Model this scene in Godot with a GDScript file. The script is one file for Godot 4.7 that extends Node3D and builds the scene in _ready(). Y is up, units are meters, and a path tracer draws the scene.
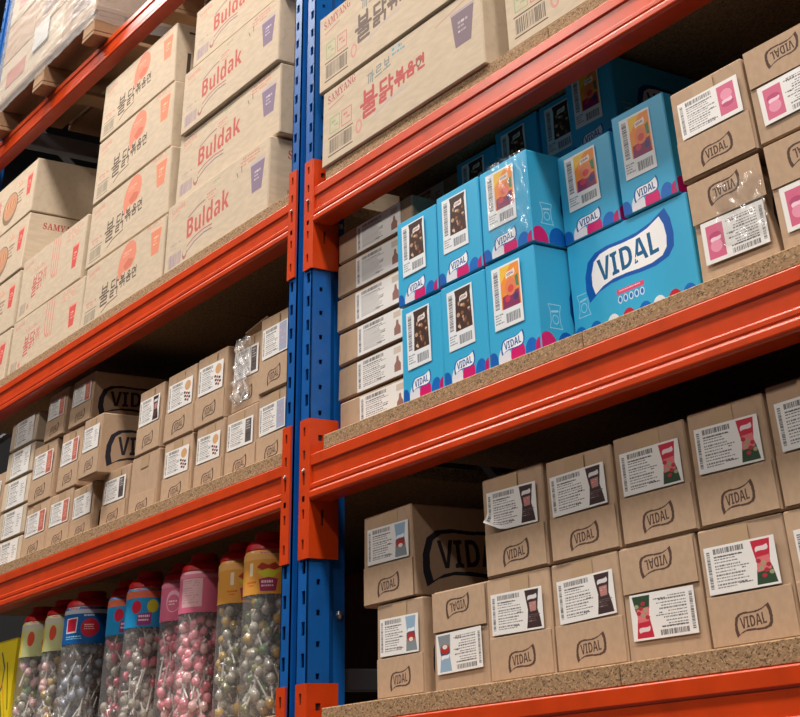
extends Node3D

# ---------------------------------------------------------------- state
var used_names := {}
var M := {}            # materials
var T := {}            # textures
var rng := RandomNumberGenerator.new()
var bold: SystemFont
var serif: SystemFont

# ---------------------------------------------------------------- entry
func _ready() -> void:
	rng.seed = 7
	setup_camera_and_light()
	bold = SystemFont.new()
	bold.font_names = PackedStringArray(["Droid Sans"])
	bold.font_weight = 700
	serif = SystemFont.new()
	serif.font_names = PackedStringArray(["Droid Serif"])
	serif.font_weight = 700
	make_materials()
	build_room()
	build_rack()
	build_rear_rows()
	build_lower_right_shelf()
	build_middle_right_shelf()
	build_upper_right_shelf()
	build_upper_left_shelf()
	build_middle_left_shelf()
	build_jar_shelf()
	build_top_shelf()

func setup_camera_and_light() -> void:
	var cam := Camera3D.new()
	cam.name = "camera"
	var axis_x := Vector3(0.5703, -0.0395, -0.8205)
	var axis_y := Vector3(0.5360, 0.7748, 0.3352)
	var axis_z := Vector3(0.6225, -0.6310, 0.4630)
	cam.transform = Transform3D(Basis(axis_x, axis_y, axis_z).orthonormalized(), Vector3(2.5388, 1.55, 1.5033))
	cam.projection = Camera3D.PROJECTION_FRUSTUM
	cam.near = 0.05
	cam.far = 60.0
	var focal := 1288.55
	cam.size = 717.0 / focal * cam.near
	cam.frustum_offset = Vector2((400.0 - 422.02) / focal, -(358.5 + 238.83) / focal) * cam.near
	add_child(cam)
	cam.current = true
	var env := Environment.new()
	env.background_mode = Environment.BG_COLOR
	env.background_color = Color(0.02, 0.02, 0.022)
	env.tonemap_mode = Environment.TONE_MAPPER_LINEAR
	env.tonemap_exposure = 1.07
	env.sdfgi_enabled = true
	env.ssao_enabled = true
	env.ssil_enabled = true
	var we := WorldEnvironment.new()
	we.name = "world_environment"
	we.environment = env
	add_child(we)
	# high-bay lamps over the aisle
	var lamp_x := [-4.0, -1.3, 1.4, 4.1]
	var where := ["farthest down the aisle", "above the far bay", "above the near bay", "nearest behind the camera"]
	for i in 4:
		hall_lamp(Vector3(lamp_x[i], 5.8, 1.15), "long white ceiling lamp over the rack aisle, " + where[i], 12.0)
	for i in 4:
		hall_lamp(Vector3(lamp_x[i] + 0.2, 5.8, 4.0), "long white ceiling lamp of the second row, " + where[i], 6.5)

func hall_lamp(at: Vector3, label: String, power: float) -> void:
	var t := thing("ceiling_lamp", label, "lamp", at, "lamps over the aisle")
	var housing := StandardMaterial3D.new()
	housing.albedo_color = Color(0.8, 0.8, 0.8)
	var glow := StandardMaterial3D.new()
	glow.albedo_color = Color(1, 1, 1)
	glow.emission_enabled = true
	glow.emission = Color(1.0, 0.965, 0.925)
	glow.emission_energy_multiplier = 6.0
	part("housing", box_mesh(Vector3(1.5, 0.08, 0.46), 0.01), housing, t, Vector3(0, 0.05, 0))
	part("lamp_diffuser", box_mesh(Vector3(1.44, 0.02, 0.42), 0.004), glow, t, Vector3(0, 0.0, 0))
	for s in [-0.5, 0.5]:
		part("hanger", box_mesh(Vector3(0.02, 0.6, 0.02), 0.002), housing, t, Vector3(s, 0.39, 0))
	var l := AreaLight3D.new()
	l.name = "lamp_light"
	l.area_size = Vector2(1.44, 0.42)
	l.light_energy = power
	l.light_color = Color(1.0, 0.965, 0.925)
	l.shadow_enabled = true
	l.area_range = 30.0
	l.area_attenuation = 2.0
	l.rotation_degrees = Vector3(-90, 0, 0)
	l.position = Vector3(0, -0.02, 0)
	t.add_child(l)

# ---------------------------------------------------------------- scene helpers
func numbered(called: String) -> String:
	if not used_names.has(called):
		used_names[called] = 0
		return called
	used_names[called] += 1
	return "%s_%03d" % [called, used_names[called]]

func thing(called: String, label: String, category: String, at := Vector3.ZERO, group := "") -> Node3D:
	var o := Node3D.new()
	o.name = numbered(called)
	add_child(o)
	o.position = at
	o.set_meta("label", label)
	o.set_meta("category", category)
	if group != "":
		o.set_meta("group", group)
	return o

func part(called: String, mesh: Mesh, mat, parent: Node3D, at := Vector3.ZERO) -> MeshInstance3D:
	var m := MeshInstance3D.new()
	m.name = called
	m.mesh = mesh
	if mat is Array:
		for i in mat.size():
			m.set_surface_override_material(i, mat[i])
	else:
		for i in mesh.get_surface_count():
			m.set_surface_override_material(i, mat)
	m.position = at
	parent.add_child(m, true)
	return m

func structure(called: String, mesh: Mesh, mat, at: Vector3) -> MeshInstance3D:
	var m := part(called, mesh, mat, self, at)
	m.set_meta("kind", "structure")
	return m

# ---------------------------------------------------------------- mesh helpers
class Tris:
	var v := PackedVector3Array()
	var n := PackedVector3Array()
	var uv := PackedVector2Array()
	func tri(a: Vector3, b: Vector3, c: Vector3, nn: Array, u: Array) -> void:
		v.append(a); v.append(b); v.append(c)
		n.append(nn[0]); n.append(nn[1]); n.append(nn[2])
		uv.append(u[0]); uv.append(u[1]); uv.append(u[2])
	# flat polygon, outward normal given; winding made clockwise as seen from outside
	func poly(p: Array, nrm: Vector3, u: Array = []) -> void:
		var face: Vector3 = (p[1] - p[0]).cross(p[2] - p[0])
		var flip: bool = face.dot(nrm) > 0.0
		for i in range(1, p.size() - 1):
			var j := i + 1
			var k := i
			if flip:
				var us := [Vector2.ZERO, Vector2.ZERO, Vector2.ZERO] if u.is_empty() else [u[0], u[j], u[k]]
				tri(p[0], p[j], p[k], [nrm, nrm, nrm], us)
			else:
				var us2 := [Vector2.ZERO, Vector2.ZERO, Vector2.ZERO] if u.is_empty() else [u[0], u[k], u[j]]
				tri(p[0], p[k], p[j], [nrm, nrm, nrm], us2)
	func add_to(mesh: ArrayMesh) -> void:
		if v.is_empty():
			return
		var a := []
		a.resize(Mesh.ARRAY_MAX)
		a[Mesh.ARRAY_VERTEX] = v
		a[Mesh.ARRAY_NORMAL] = n
		a[Mesh.ARRAY_TEX_UV] = uv
		mesh.add_surface_from_arrays(Mesh.PRIMITIVE_TRIANGLES, a)
	func done() -> ArrayMesh:
		var m := ArrayMesh.new()
		add_to(m)
		return m
	func box(lo: Vector3, hi: Vector3) -> void:
		for ax in 3:
			for s in 2:
				var nn := Vector3.ZERO
				nn[ax] = 1.0 if s == 1 else -1.0
				var b := (ax + 1) % 3
				var c := (ax + 2) % 3
				var pts := []
				for q in [[0, 0], [1, 0], [1, 1], [0, 1]]:
					var p := Vector3.ZERO
					p[ax] = hi[ax] if s == 1 else lo[ax]
					p[b] = hi[b] if q[0] == 1 else lo[b]
					p[c] = hi[c] if q[1] == 1 else lo[c]
					pts.append(p)
				poly(pts, nn)

# bevelled box about the origin; corners may be moved; surfaces: 0 rest, 1 front (+z), 2 right (+x) when split
func bevel_box(size: Vector3, b: float, moved: Dictionary, split: bool) -> ArrayMesh:
	var rest := Tris.new()
	var front := Tris.new() if split else rest
	var right := Tris.new() if split else rest
	var h := size * 0.5
	var P := {}
	for sx in [-1, 1]:
		for sy in [-1, 1]:
			for sz in [-1, 1]:
				var key := Vector3i(sx, sy, sz)
				var c := Vector3(sx * h.x, sy * h.y, sz * h.z)
				if moved.has(key):
					c += moved[key]
				P[[key, 0]] = c - Vector3(0, sy * b, sz * b)
				P[[key, 1]] = c - Vector3(sx * b, 0, sz * b)
				P[[key, 2]] = c - Vector3(sx * b, sy * b, 0)
	for ax in 3:
		for s in [-1, 1]:
			var bb := (ax + 1) % 3
			var cc := (ax + 2) % 3
			var pts := []
			var us := []
			for q in [[-1, -1], [1, -1], [1, 1], [-1, 1]]:
				var k := Vector3i.ZERO
				k[ax] = s
				k[bb] = q[0]
				k[cc] = q[1]
				var p: Vector3 = P[[k, ax]]
				pts.append(p)
				if ax == 2:
					us.append(Vector2(p.x * s / size.x + 0.5, 0.5 - p.y / size.y))
				elif ax == 0:
					us.append(Vector2(0.5 - p.z * s / size.z, 0.5 - p.y / size.y))
				else:
					us.append(Vector2(p.x / size.x + 0.5, p.z / size.z + 0.5))
			var nn := Vector3.ZERO
			nn[ax] = s
			var target := rest
			if ax == 2 and s == 1:
				target = front
			elif ax == 0 and s == 1:
				target = right
			target.poly(pts, nn, us)
			# edges between ax and bb, each once
			for t in [-1, 1]:
				var e := []
				for q in [-1, 1]:
					var k2 := Vector3i.ZERO
					k2[ax] = s
					k2[bb] = t
					k2[cc] = q
					e.append(P[[k2, ax]])
				for q in [1, -1]:
					var k3 := Vector3i.ZERO
					k3[ax] = s
					k3[bb] = t
					k3[cc] = q
					e.append(P[[k3, bb]])
				var en := Vector3.ZERO
				en[ax] = s
				en[bb] = t
				rest.poly(e, en.normalized())
	for sx in [-1, 1]:
		for sy in [-1, 1]:
			for sz in [-1, 1]:
				var k := Vector3i(sx, sy, sz)
				rest.poly([P[[k, 0]], P[[k, 1]], P[[k, 2]]], Vector3(sx, sy, sz).normalized())
	var m := ArrayMesh.new()
	rest.add_to(m)
	if split:
		front.add_to(m)
		right.add_to(m)
	return m

func box_mesh(size: Vector3, b: float) -> ArrayMesh:
	return bevel_box(size, b, {}, false)

# profile of (z, y) points, extruded along x, faceted with smooth=false
func extrude_x(profile: Array, x0: float, x1: float, smooth: bool) -> ArrayMesh:
	var t := Tris.new()
	var count := profile.size()
	var normals := []
	for i in count:
		var a: Vector2 = profile[i]
		var b: Vector2 = profile[(i + 1) % count]
		var d := b - a
		normals.append(Vector3(0, -d.x, d.y).normalized())   # for a profile that runs with the front going down
	for i in count:
		var a: Vector2 = profile[i]
		var b: Vector2 = profile[(i + 1) % count]
		var nf: Vector3 = normals[i]
		var na := nf
		var nb := nf
		if smooth:
			var before: Vector3 = normals[(i - 1 + count) % count]
			var after: Vector3 = normals[(i + 1) % count]
			var own := a.distance_to(b)
			var p_before: Vector2 = profile[(i - 1 + count) % count]
			var p_after: Vector2 = profile[(i + 2) % count]
			if before.dot(nf) > 0.5 and own < 0.0052:
				na = (before + nf).normalized() if p_before.distance_to(a) < 0.0052 else before
			if after.dot(nf) > 0.5 and own < 0.0052:
				nb = (after + nf).normalized() if b.distance_to(p_after) < 0.0052 else after
		var A0 := Vector3(x0, a.y, a.x)
		var A1 := Vector3(x1, a.y, a.x)
		var B0 := Vector3(x0, b.y, b.x)
		var B1 := Vector3(x1, b.y, b.x)
		var z := Vector2.ZERO
		var face := (A1 - A0).cross(B1 - A0)
		if face.dot(nf) > 0.0:
			t.tri(A0, B1, A1, [na, nb, na], [z, z, z])
			t.tri(A0, B0, B1, [na, nb, nb], [z, z, z])
		else:
			t.tri(A0, A1, B1, [na, na, nb], [z, z, z])
			t.tri(A0, B1, B0, [na, nb, nb], [z, z, z])
	var flat := PackedVector2Array()
	for p in profile:
		flat.append(p)
	var ids := Geometry2D.triangulate_polygon(flat)
	for i in range(0, ids.size(), 3):
		var pts0 := []
		var pts1 := []
		for j in 3:
			var q: Vector2 = profile[ids[i + j]]
			pts0.append(Vector3(x0, q.y, q.x))
			pts1.append(Vector3(x1, q.y, q.x))
		t.poly(pts0, Vector3.LEFT)
		t.poly(pts1, Vector3.RIGHT)
	return t.done()

# flat plate in the plane spanned by axes u (width) and v (height), with rectangular holes; thickness along n
func plate(t: Tris, origin: Vector3, u: Vector3, v: Vector3, n: Vector3, w: float, h: float, thick: float, holes: Array) -> void:
	var xs := [0.0, w]
	for r: Rect2 in holes:
		if not xs.has(r.position.x): xs.append(r.position.x)
		if not xs.has(r.end.x): xs.append(r.end.x)
	xs.sort()
	for i in xs.size() - 1:
		var x0: float = xs[i]
		var x1: float = xs[i + 1]
		if x1 - x0 < 1e-5:
			continue
		var mid := (x0 + x1) * 0.5
		var cuts := []
		for r: Rect2 in holes:
			if mid > r.position.x and mid < r.end.x:
				cuts.append(Vector2(r.position.y, r.end.y))
		cuts.sort_custom(func(a, b): return a.x < b.x)
		var y := 0.0
		var spans := []
		for c: Vector2 in cuts:
			spans.append(Vector2(y, c.x))
			# walls of the hole above and below
			t.poly([origin + u * x0 + v * c.x, origin + u * x1 + v * c.x, origin + u * x1 + v * c.x - n * thick, origin + u * x0 + v * c.x - n * thick], v)
			t.poly([origin + u * x0 + v * c.y, origin + u * x1 + v * c.y, origin + u * x1 + v * c.y - n * thick, origin + u * x0 + v * c.y - n * thick], -v)
			t.poly([origin + u * x0 + v * c.x, origin + u * x0 + v * c.y, origin + u * x0 + v * c.y - n * thick, origin + u * x0 + v * c.x - n * thick], u)
			t.poly([origin + u * x1 + v * c.x, origin + u * x1 + v * c.y, origin + u * x1 + v * c.y - n * thick, origin + u * x1 + v * c.x - n * thick], -u)
			y = c.y
		spans.append(Vector2(y, h))
		for s: Vector2 in spans:
			var q := [origin + u * x0 + v * s.x, origin + u * x1 + v * s.x, origin + u * x1 + v * s.y, origin + u * x0 + v * s.y]
			t.poly(q, n)
			var back := []
			for p in q:
				back.append(p - n * thick)
			t.poly(back, -n)
	# rim
	var a := origin
	var b := origin + u * w
	var c2 := b + v * h
	var d := origin + v * h
	t.poly([a, b, b - n * thick, a - n * thick], -v)
	t.poly([d, c2, c2 - n * thick, d - n * thick], v)
	t.poly([a, d, d - n * thick, a - n * thick], -u)
	t.poly([b, c2, c2 - n * thick, b - n * thick], u)

# lathe about y of (radius, y) points
func lathe(profile: Array, seg: int, uv_from := 0.0, uv_to := 1.0) -> ArrayMesh:
	var t := Tris.new()
	for i in profile.size() - 1:
		var a: Vector2 = profile[i]
		var b: Vector2 = profile[i + 1]
		var d := b - a
		if d.length() < 1e-6:
			continue
		var nr := Vector2(d.y, -d.x).normalized()
		for k in seg:
			var f0 := float(k) / seg
			var f1 := float(k + 1) / seg
			var c0 := Vector3(sin(f0 * TAU), 0, cos(f0 * TAU))
			var c1 := Vector3(sin(f1 * TAU), 0, cos(f1 * TAU))
			var p := [c0 * a.x + Vector3.UP * a.y, c1 * a.x + Vector3.UP * a.y, c1 * b.x + Vector3.UP * b.y, c0 * b.x + Vector3.UP * b.y]
			var n0 := (c0 * nr.x + Vector3.UP * nr.y).normalized()
			var n1 := (c1 * nr.x + Vector3.UP * nr.y).normalized()
			var u := [Vector2(f0, 1), Vector2(f1, 1), Vector2(f1, 0), Vector2(f0, 0)]
			t.tri(p[0], p[2], p[1], [n0, n1, n1], [u[0], u[2], u[1]])
			t.tri(p[0], p[3], p[2], [n0, n0, n1], [u[0], u[3], u[2]])
	return t.done()

func sphere_mesh(r: float, rings: int, seg: int, squash := 1.0) -> ArrayMesh:
	var prof := []
	for i in rings + 1:
		var a := -PI / 2 + PI * i / rings
		prof.append(Vector2(cos(a) * r, sin(a) * r * squash))
	return lathe(prof, seg)

func rod_mesh(a: Vector3, b: Vector3, r: float, seg := 6) -> ArrayMesh:
	var t := Tris.new()
	var d := (b - a).normalized()
	var s := d.cross(Vector3(0.31, 0.87, 0.22)).normalized()
	var w := d.cross(s)
	for k in seg:
		var c0 := s * cos(TAU * k / seg) + w * sin(TAU * k / seg)
		var c1 := s * cos(TAU * (k + 1) / seg) + w * sin(TAU * (k + 1) / seg)
		t.poly([a + c0 * r, a + c1 * r, b + c1 * r, b + c0 * r], (c0 + c1).normalized())
		t.poly([b, b + c0 * r, b + c1 * r], d)
		t.poly([a, a + c0 * r, a + c1 * r], -d)
	return t.done()

# sheet in the xy plane facing +z, w by h about the origin, with height function
func sheet(w: float, h: float, nx: int, ny: int, lift: Callable) -> ArrayMesh:
	var pos := []
	for j in ny + 1:
		var row := []
		for i in nx + 1:
			var u := float(i) / nx
			var v := float(j) / ny
			row.append(Vector3((u - 0.5) * w, (0.5 - v) * h, 0) + lift.call(u, v))
		pos.append(row)
	var t := Tris.new()
	var nor := func(i: int, j: int) -> Vector3:
		var l: Vector3 = pos[j][max(i - 1, 0)]
		var r: Vector3 = pos[j][min(i + 1, nx)]
		var up: Vector3 = pos[max(j - 1, 0)][i]
		var dn: Vector3 = pos[min(j + 1, ny)][i]
		return (r - l).cross(up - dn).normalized()
	for j in ny:
		for i in nx:
			var p := [pos[j][i], pos[j][i + 1], pos[j + 1][i + 1], pos[j + 1][i]]
			var n := [nor.call(i, j), nor.call(i + 1, j), nor.call(i + 1, j + 1), nor.call(i, j + 1)]
			var u := [Vector2(float(i) / nx, float(j) / ny), Vector2(float(i + 1) / nx, float(j) / ny), Vector2(float(i + 1) / nx, float(j + 1) / ny), Vector2(float(i) / nx, float(j + 1) / ny)]
			t.tri(p[0], p[1], p[2], [n[0], n[1], n[2]], [u[0], u[1], u[2]])
			t.tri(p[0], p[2], p[3], [n[0], n[2], n[3]], [u[0], u[2], u[3]])
	return t.done()

func no_lift(_u: float, _v: float) -> Vector3:
	return Vector3.ZERO

# ---------------------------------------------------------------- print helpers (flat print on cartons and labels)
func canvas(w: int, h: int, col: Color) -> Image:
	var im := Image.create(w, h, false, Image.FORMAT_RGBA8)
	im.fill(col)
	return im

func fill_poly(im: Image, pts: Array, col: Color) -> void:
	var lo := 1e9
	var hi := -1e9
	for p: Vector2 in pts:
		lo = min(lo, p.y)
		hi = max(hi, p.y)
	var h := im.get_height()
	var n := pts.size()
	for y in range(max(0, int(floor(lo))), min(h - 1, int(ceil(hi))) + 1):
		var yy := y + 0.5
		var xs := []
		for i in n:
			var a: Vector2 = pts[i]
			var b: Vector2 = pts[(i + 1) % n]
			if (a.y <= yy) != (b.y <= yy):
				xs.append(a.x + (yy - a.y) / (b.y - a.y) * (b.x - a.x))
		xs.sort()
		for i in range(0, xs.size() - 1, 2):
			var x0 := int(round(xs[i]))
			var x1 := int(round(xs[i + 1]))
			if x1 > x0:
				im.fill_rect(Rect2i(x0, y, x1 - x0, 1), col)

func disc(im: Image, c: Vector2, rx: float, ry: float, col: Color) -> void:
	var pts := []
	for i in 24:
		pts.append(c + Vector2(cos(TAU * i / 24) * rx, sin(TAU * i / 24) * ry))
	fill_poly(im, pts, col)

func stroke(im: Image, pts: Array, width: float, col: Color) -> void:
	for i in pts.size() - 1:
		var a: Vector2 = pts[i]
		var b: Vector2 = pts[i + 1]
		var d := (b - a)
		if d.length() < 0.01:
			continue
		var s := d.normalized().orthogonal() * width * 0.5
		fill_poly(im, [a + s, b + s, b - s, a - s], col)
	if width > 2.0:
		for p: Vector2 in pts:
			disc(im, p, width * 0.5, width * 0.5, col)

# text whose box is laid with its left middle at `at`, cap height `size`, slanted or turned by the axes
func text(im: Image, s: String, at: Vector2, size: float, stretch: float, turn: float, col: Color, font: Font, fit := 0.0) -> void:
	var tm := TextMesh.new()
	tm.font = font
	tm.text = s
	tm.font_size = 64
	tm.pixel_size = 0.01
	tm.depth = 0.0
	tm.curve_step = 2.0
	var a := tm.get_mesh_arrays()
	var v: PackedVector3Array = a[Mesh.ARRAY_VERTEX]
	var ix = a[Mesh.ARRAY_INDEX]
	var lo := Vector2(1e9, 1e9)
	var hi := -lo
	for p in v:
		lo = lo.min(Vector2(p.x, p.y))
		hi = hi.max(Vector2(p.x, p.y))
	var k: float = size / maxf(hi.y - lo.y, 1e-4)
	if fit > 0.0:
		stretch = fit / maxf((hi.x - lo.x) * k, 1e-4)
	var f := func(p: Vector3) -> Vector2:
		return at + Vector2((p.x - lo.x) * k * stretch, -(p.y - (lo.y + hi.y) * 0.5) * k).rotated(turn)
	var count: int = ix.size() if ix != null and ix.size() > 0 else v.size()
	for i in range(0, count, 3):
		var q := []
		for j in 3:
			q.append(f.call(v[ix[i + j]] if ix != null and ix.size() > 0 else v[i + j]))
		fill_poly(im, q, col)

func flag_points(c: Rect2, grow := 0.0) -> Array:
	var shape := [[0.03, 1.0], [0.0, 0.80], [0.005, 0.56], [0.05, 0.33], [0.14, 0.22], [0.28, 0.185], [0.45, 0.20], [0.62, 0.19], [0.78, 0.13], [0.94, 0.0], [0.985, 0.2], [1.0, 0.45], [0.985, 0.66], [0.92, 0.79], [0.78, 0.85], [0.62, 0.85], [0.45, 0.825], [0.28, 0.83], [0.14, 0.89]]
	var mid := Vector2(0.5, 0.5)
	var out := []
	for q in shape:
		var p := Vector2(q[0], q[1])
		var d := (p - mid)
		p = mid + Vector2(d.x * (1.0 + grow * 0.75), d.y * (1.0 + grow))
		out.append(c.position + Vector2(p.x * c.size.x, p.y * c.size.y))
	return out

# wavy flag emblem with the maker's name
func emblem(im: Image, c: Rect2, rim: Color, inside: Color, ink: Color, heavy: float, star: bool) -> void:
	fill_poly(im, flag_points(c, heavy), rim)
	fill_poly(im, flag_points(c), inside)
	text(im, "VIDAL", c.position + Vector2(c.size.x * 0.095, c.size.y * 0.56), c.size.y * 0.47, 0.0, -0.06, ink, bold, c.size.x * 0.79)
	if star:
		var pts := []
		for i in 10:
			var r := c.size.y * (0.085 if i % 2 == 0 else 0.035)
			pts.append(c.position + Vector2(c.size.x * 0.607, c.size.y * 0.63) + Vector2(sin(TAU * i / 10), -cos(TAU * i / 10)) * r)
		fill_poly(im, pts, inside)

func barcode(im: Image, r: Rect2, col: Color, upright: bool, seed_: int) -> void:
	var g := RandomNumberGenerator.new()
	g.seed = seed_
	var length := r.size.x if upright else r.size.y
	var p := 0.0
	while p < length - 1.0:
		var w: float = 1.0 + g.randi() % 3
		if upright:
			im.fill_rect(Rect2i(int(r.position.x + p), int(r.position.y), int(w), int(r.size.y)), col)
		else:
			im.fill_rect(Rect2i(int(r.position.x), int(r.position.y + p), int(r.size.x), int(w)), col)
		p += w + 1.0 + g.randi() % 3

# rows of small unreadable print
func small_print(im: Image, r: Rect2, rows: int, col: Color, seed_: int) -> void:
	var g := RandomNumberGenerator.new()
	g.seed = seed_
	var step := r.size.y / rows
	for i in rows:
		var x := r.position.x
		var end: float = r.position.x + r.size.x * g.randf_range(0.55, 1.0)
		var thick: int = max(2, int(step * (0.58 if i % 3 == 0 else 0.40)))
		while x < end:
			var w := g.randf_range(3.0, 12.0)
			im.fill_rect(Rect2i(int(x), int(r.position.y + i * step), int(w), thick), col if g.randf() < 0.85 else col.lightened(0.3))
			x += w + 2.0

func glyph(which: String) -> Array:
	match which:
		"bul": return [[[.25, 0], [.25, .35], [.75, .35], [.75, 0]], [[.25, .17], [.75, .17]], [[.03, .48], [.97, .48]], [[.5, .48], [.5, .6]], [[.2, .63], [.8, .63], [.8, .79], [.2, .79], [.2, .97], [.84, .97]]]
		"dak": return [[[.52, .05], [.12, .05], [.12, .42], [.54, .42]], [[.75, 0], [.75, .53]], [[.75, .25], [.97, .25]], [[.08, .62], [.45, .62], [.45, .79], [.08, .79], [.08, .97], [.48, .97]], [[.58, .62], [.92, .62], [.88, 1.0]]]
		"bok": return [[[.25, 0], [.25, .3], [.75, .3], [.75, 0]], [[.25, .15], [.75, .15]], [[.5, .33], [.5, .48]], [[.03, .5], [.97, .5]], [[.1, .66], [.42, .66], [.4, .98]], [[.55, .66], [.9, .66], [.86, .98]]]
		"eum": return [[[.5, 0], [.34, .06], [.3, .18], [.37, .3], [.5, .34], [.63, .3], [.7, .18], [.66, .06], [.5, 0]], [[.03, .48], [.97, .48]], [[.2, .64], [.8, .64], [.8, .96], [.2, .96], [.2, .64]]]
		"myeon": return [[[.08, .08], [.5, .08], [.5, .5], [.08, .5], [.08, .08]], [[.8, 0], [.8, .64]], [[.52, .2], [.8, .2]], [[.52, .4], [.8, .4]], [[.25, .68], [.25, .95], [.88, .95]]]
		"kka": return [[[.03, .12], [.28, .12], [.2, .85]], [[.34, .12], [.6, .12], [.5, .85]], [[.78, 0], [.78, 1]], [[.78, .45], [.98, .45]]]
		"reu": return [[[.2, .05], [.8, .05], [.8, .28], [.2, .28], [.2, .55], [.84, .55]], [[.03, .85], [.97, .85]]]
		"bo": return [[[.22, .05], [.22, .52], [.78, .52], [.78, .05]], [[.22, .28], [.78, .28]], [[.5, .55], [.5, .82]], [[.03, .85], [.97, .85]]]
	return []

func hangul(im: Image, which: String, at: Vector2, size: Vector2, width: float, col: Color, slant := 0.0) -> void:
	for line in glyph(which):
		var pts := []
		for q in line:
			pts.append(at + Vector2(q[0] * size.x, q[1] * size.y + slant * q[0] * size.x))
		stroke(im, pts, width, col)

func noodle_word(im: Image, at: Vector2, s: float, width: float, col: Color, wide := 1.0) -> void:
	var x := 0.0
	var sizes := [1.0, 0.82, 0.6, 0.5, 0.5]
	var words := ["bul", "dak", "bok", "eum", "myeon"]
	for i in 5:
		var k: float = sizes[i]
		hangul(im, words[i], at + Vector2(x, (1.0 - k) * s * 0.28 - x * 0.02), Vector2(k * s * 0.86 * wide, k * s), max(2.0, width * (0.55 + 0.45 * k)), col, -0.05)
		x += k * s * 0.95 * wide

func cup(im: Image, r: Rect2, col: Color, light: Color) -> void:
	fill_poly(im, [r.position, r.position + Vector2(r.size.x, 0), r.position + Vector2(r.size.x * 0.83, r.size.y), r.position + Vector2(r.size.x * 0.17, r.size.y)], col)
	fill_poly(im, [r.position + Vector2(-2, -4), r.position + Vector2(r.size.x + 2, -4), r.position + Vector2(r.size.x + 2, 3), r.position + Vector2(-2, 3)], light)
	small_print(im, Rect2(r.position + Vector2(r.size.x * 0.3, r.size.y * 0.3), Vector2(r.size.x * 0.42, r.size.y * 0.4)), 3, light, 5)

func noise_image(im: Image, amount: float, stretch: Vector2, seed_: int) -> void:
	var f := FastNoiseLite.new()
	f.seed = seed_
	f.frequency = 0.05
	f.fractal_octaves = 3
	for y in im.get_height():
		for x in im.get_width():
			var k := 1.0 + f.get_noise_2d(x * stretch.x, y * stretch.y) * amount
			var c := im.get_pixel(x, y)
			im.set_pixel(x, y, Color(c.r * k, c.g * k, c.b * k, 1.0))

func tex(im: Image) -> ImageTexture:
	return ImageTexture.create_from_image(im)

func matte(col: Color, rough := 0.85, t: Texture2D = null) -> StandardMaterial3D:
	var m := StandardMaterial3D.new()
	m.albedo_color = col
	m.roughness = rough
	if t != null:
		m.albedo_texture = t
	return m

# ---------------------------------------------------------------- materials
const KRAFT := Color(0.705, 0.59, 0.485)
const PALE := Color(0.77, 0.70, 0.61)
const SKY_BLUE := Color(0.21, 0.66, 0.84)
const INK := Color(0.30, 0.20, 0.16)

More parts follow.
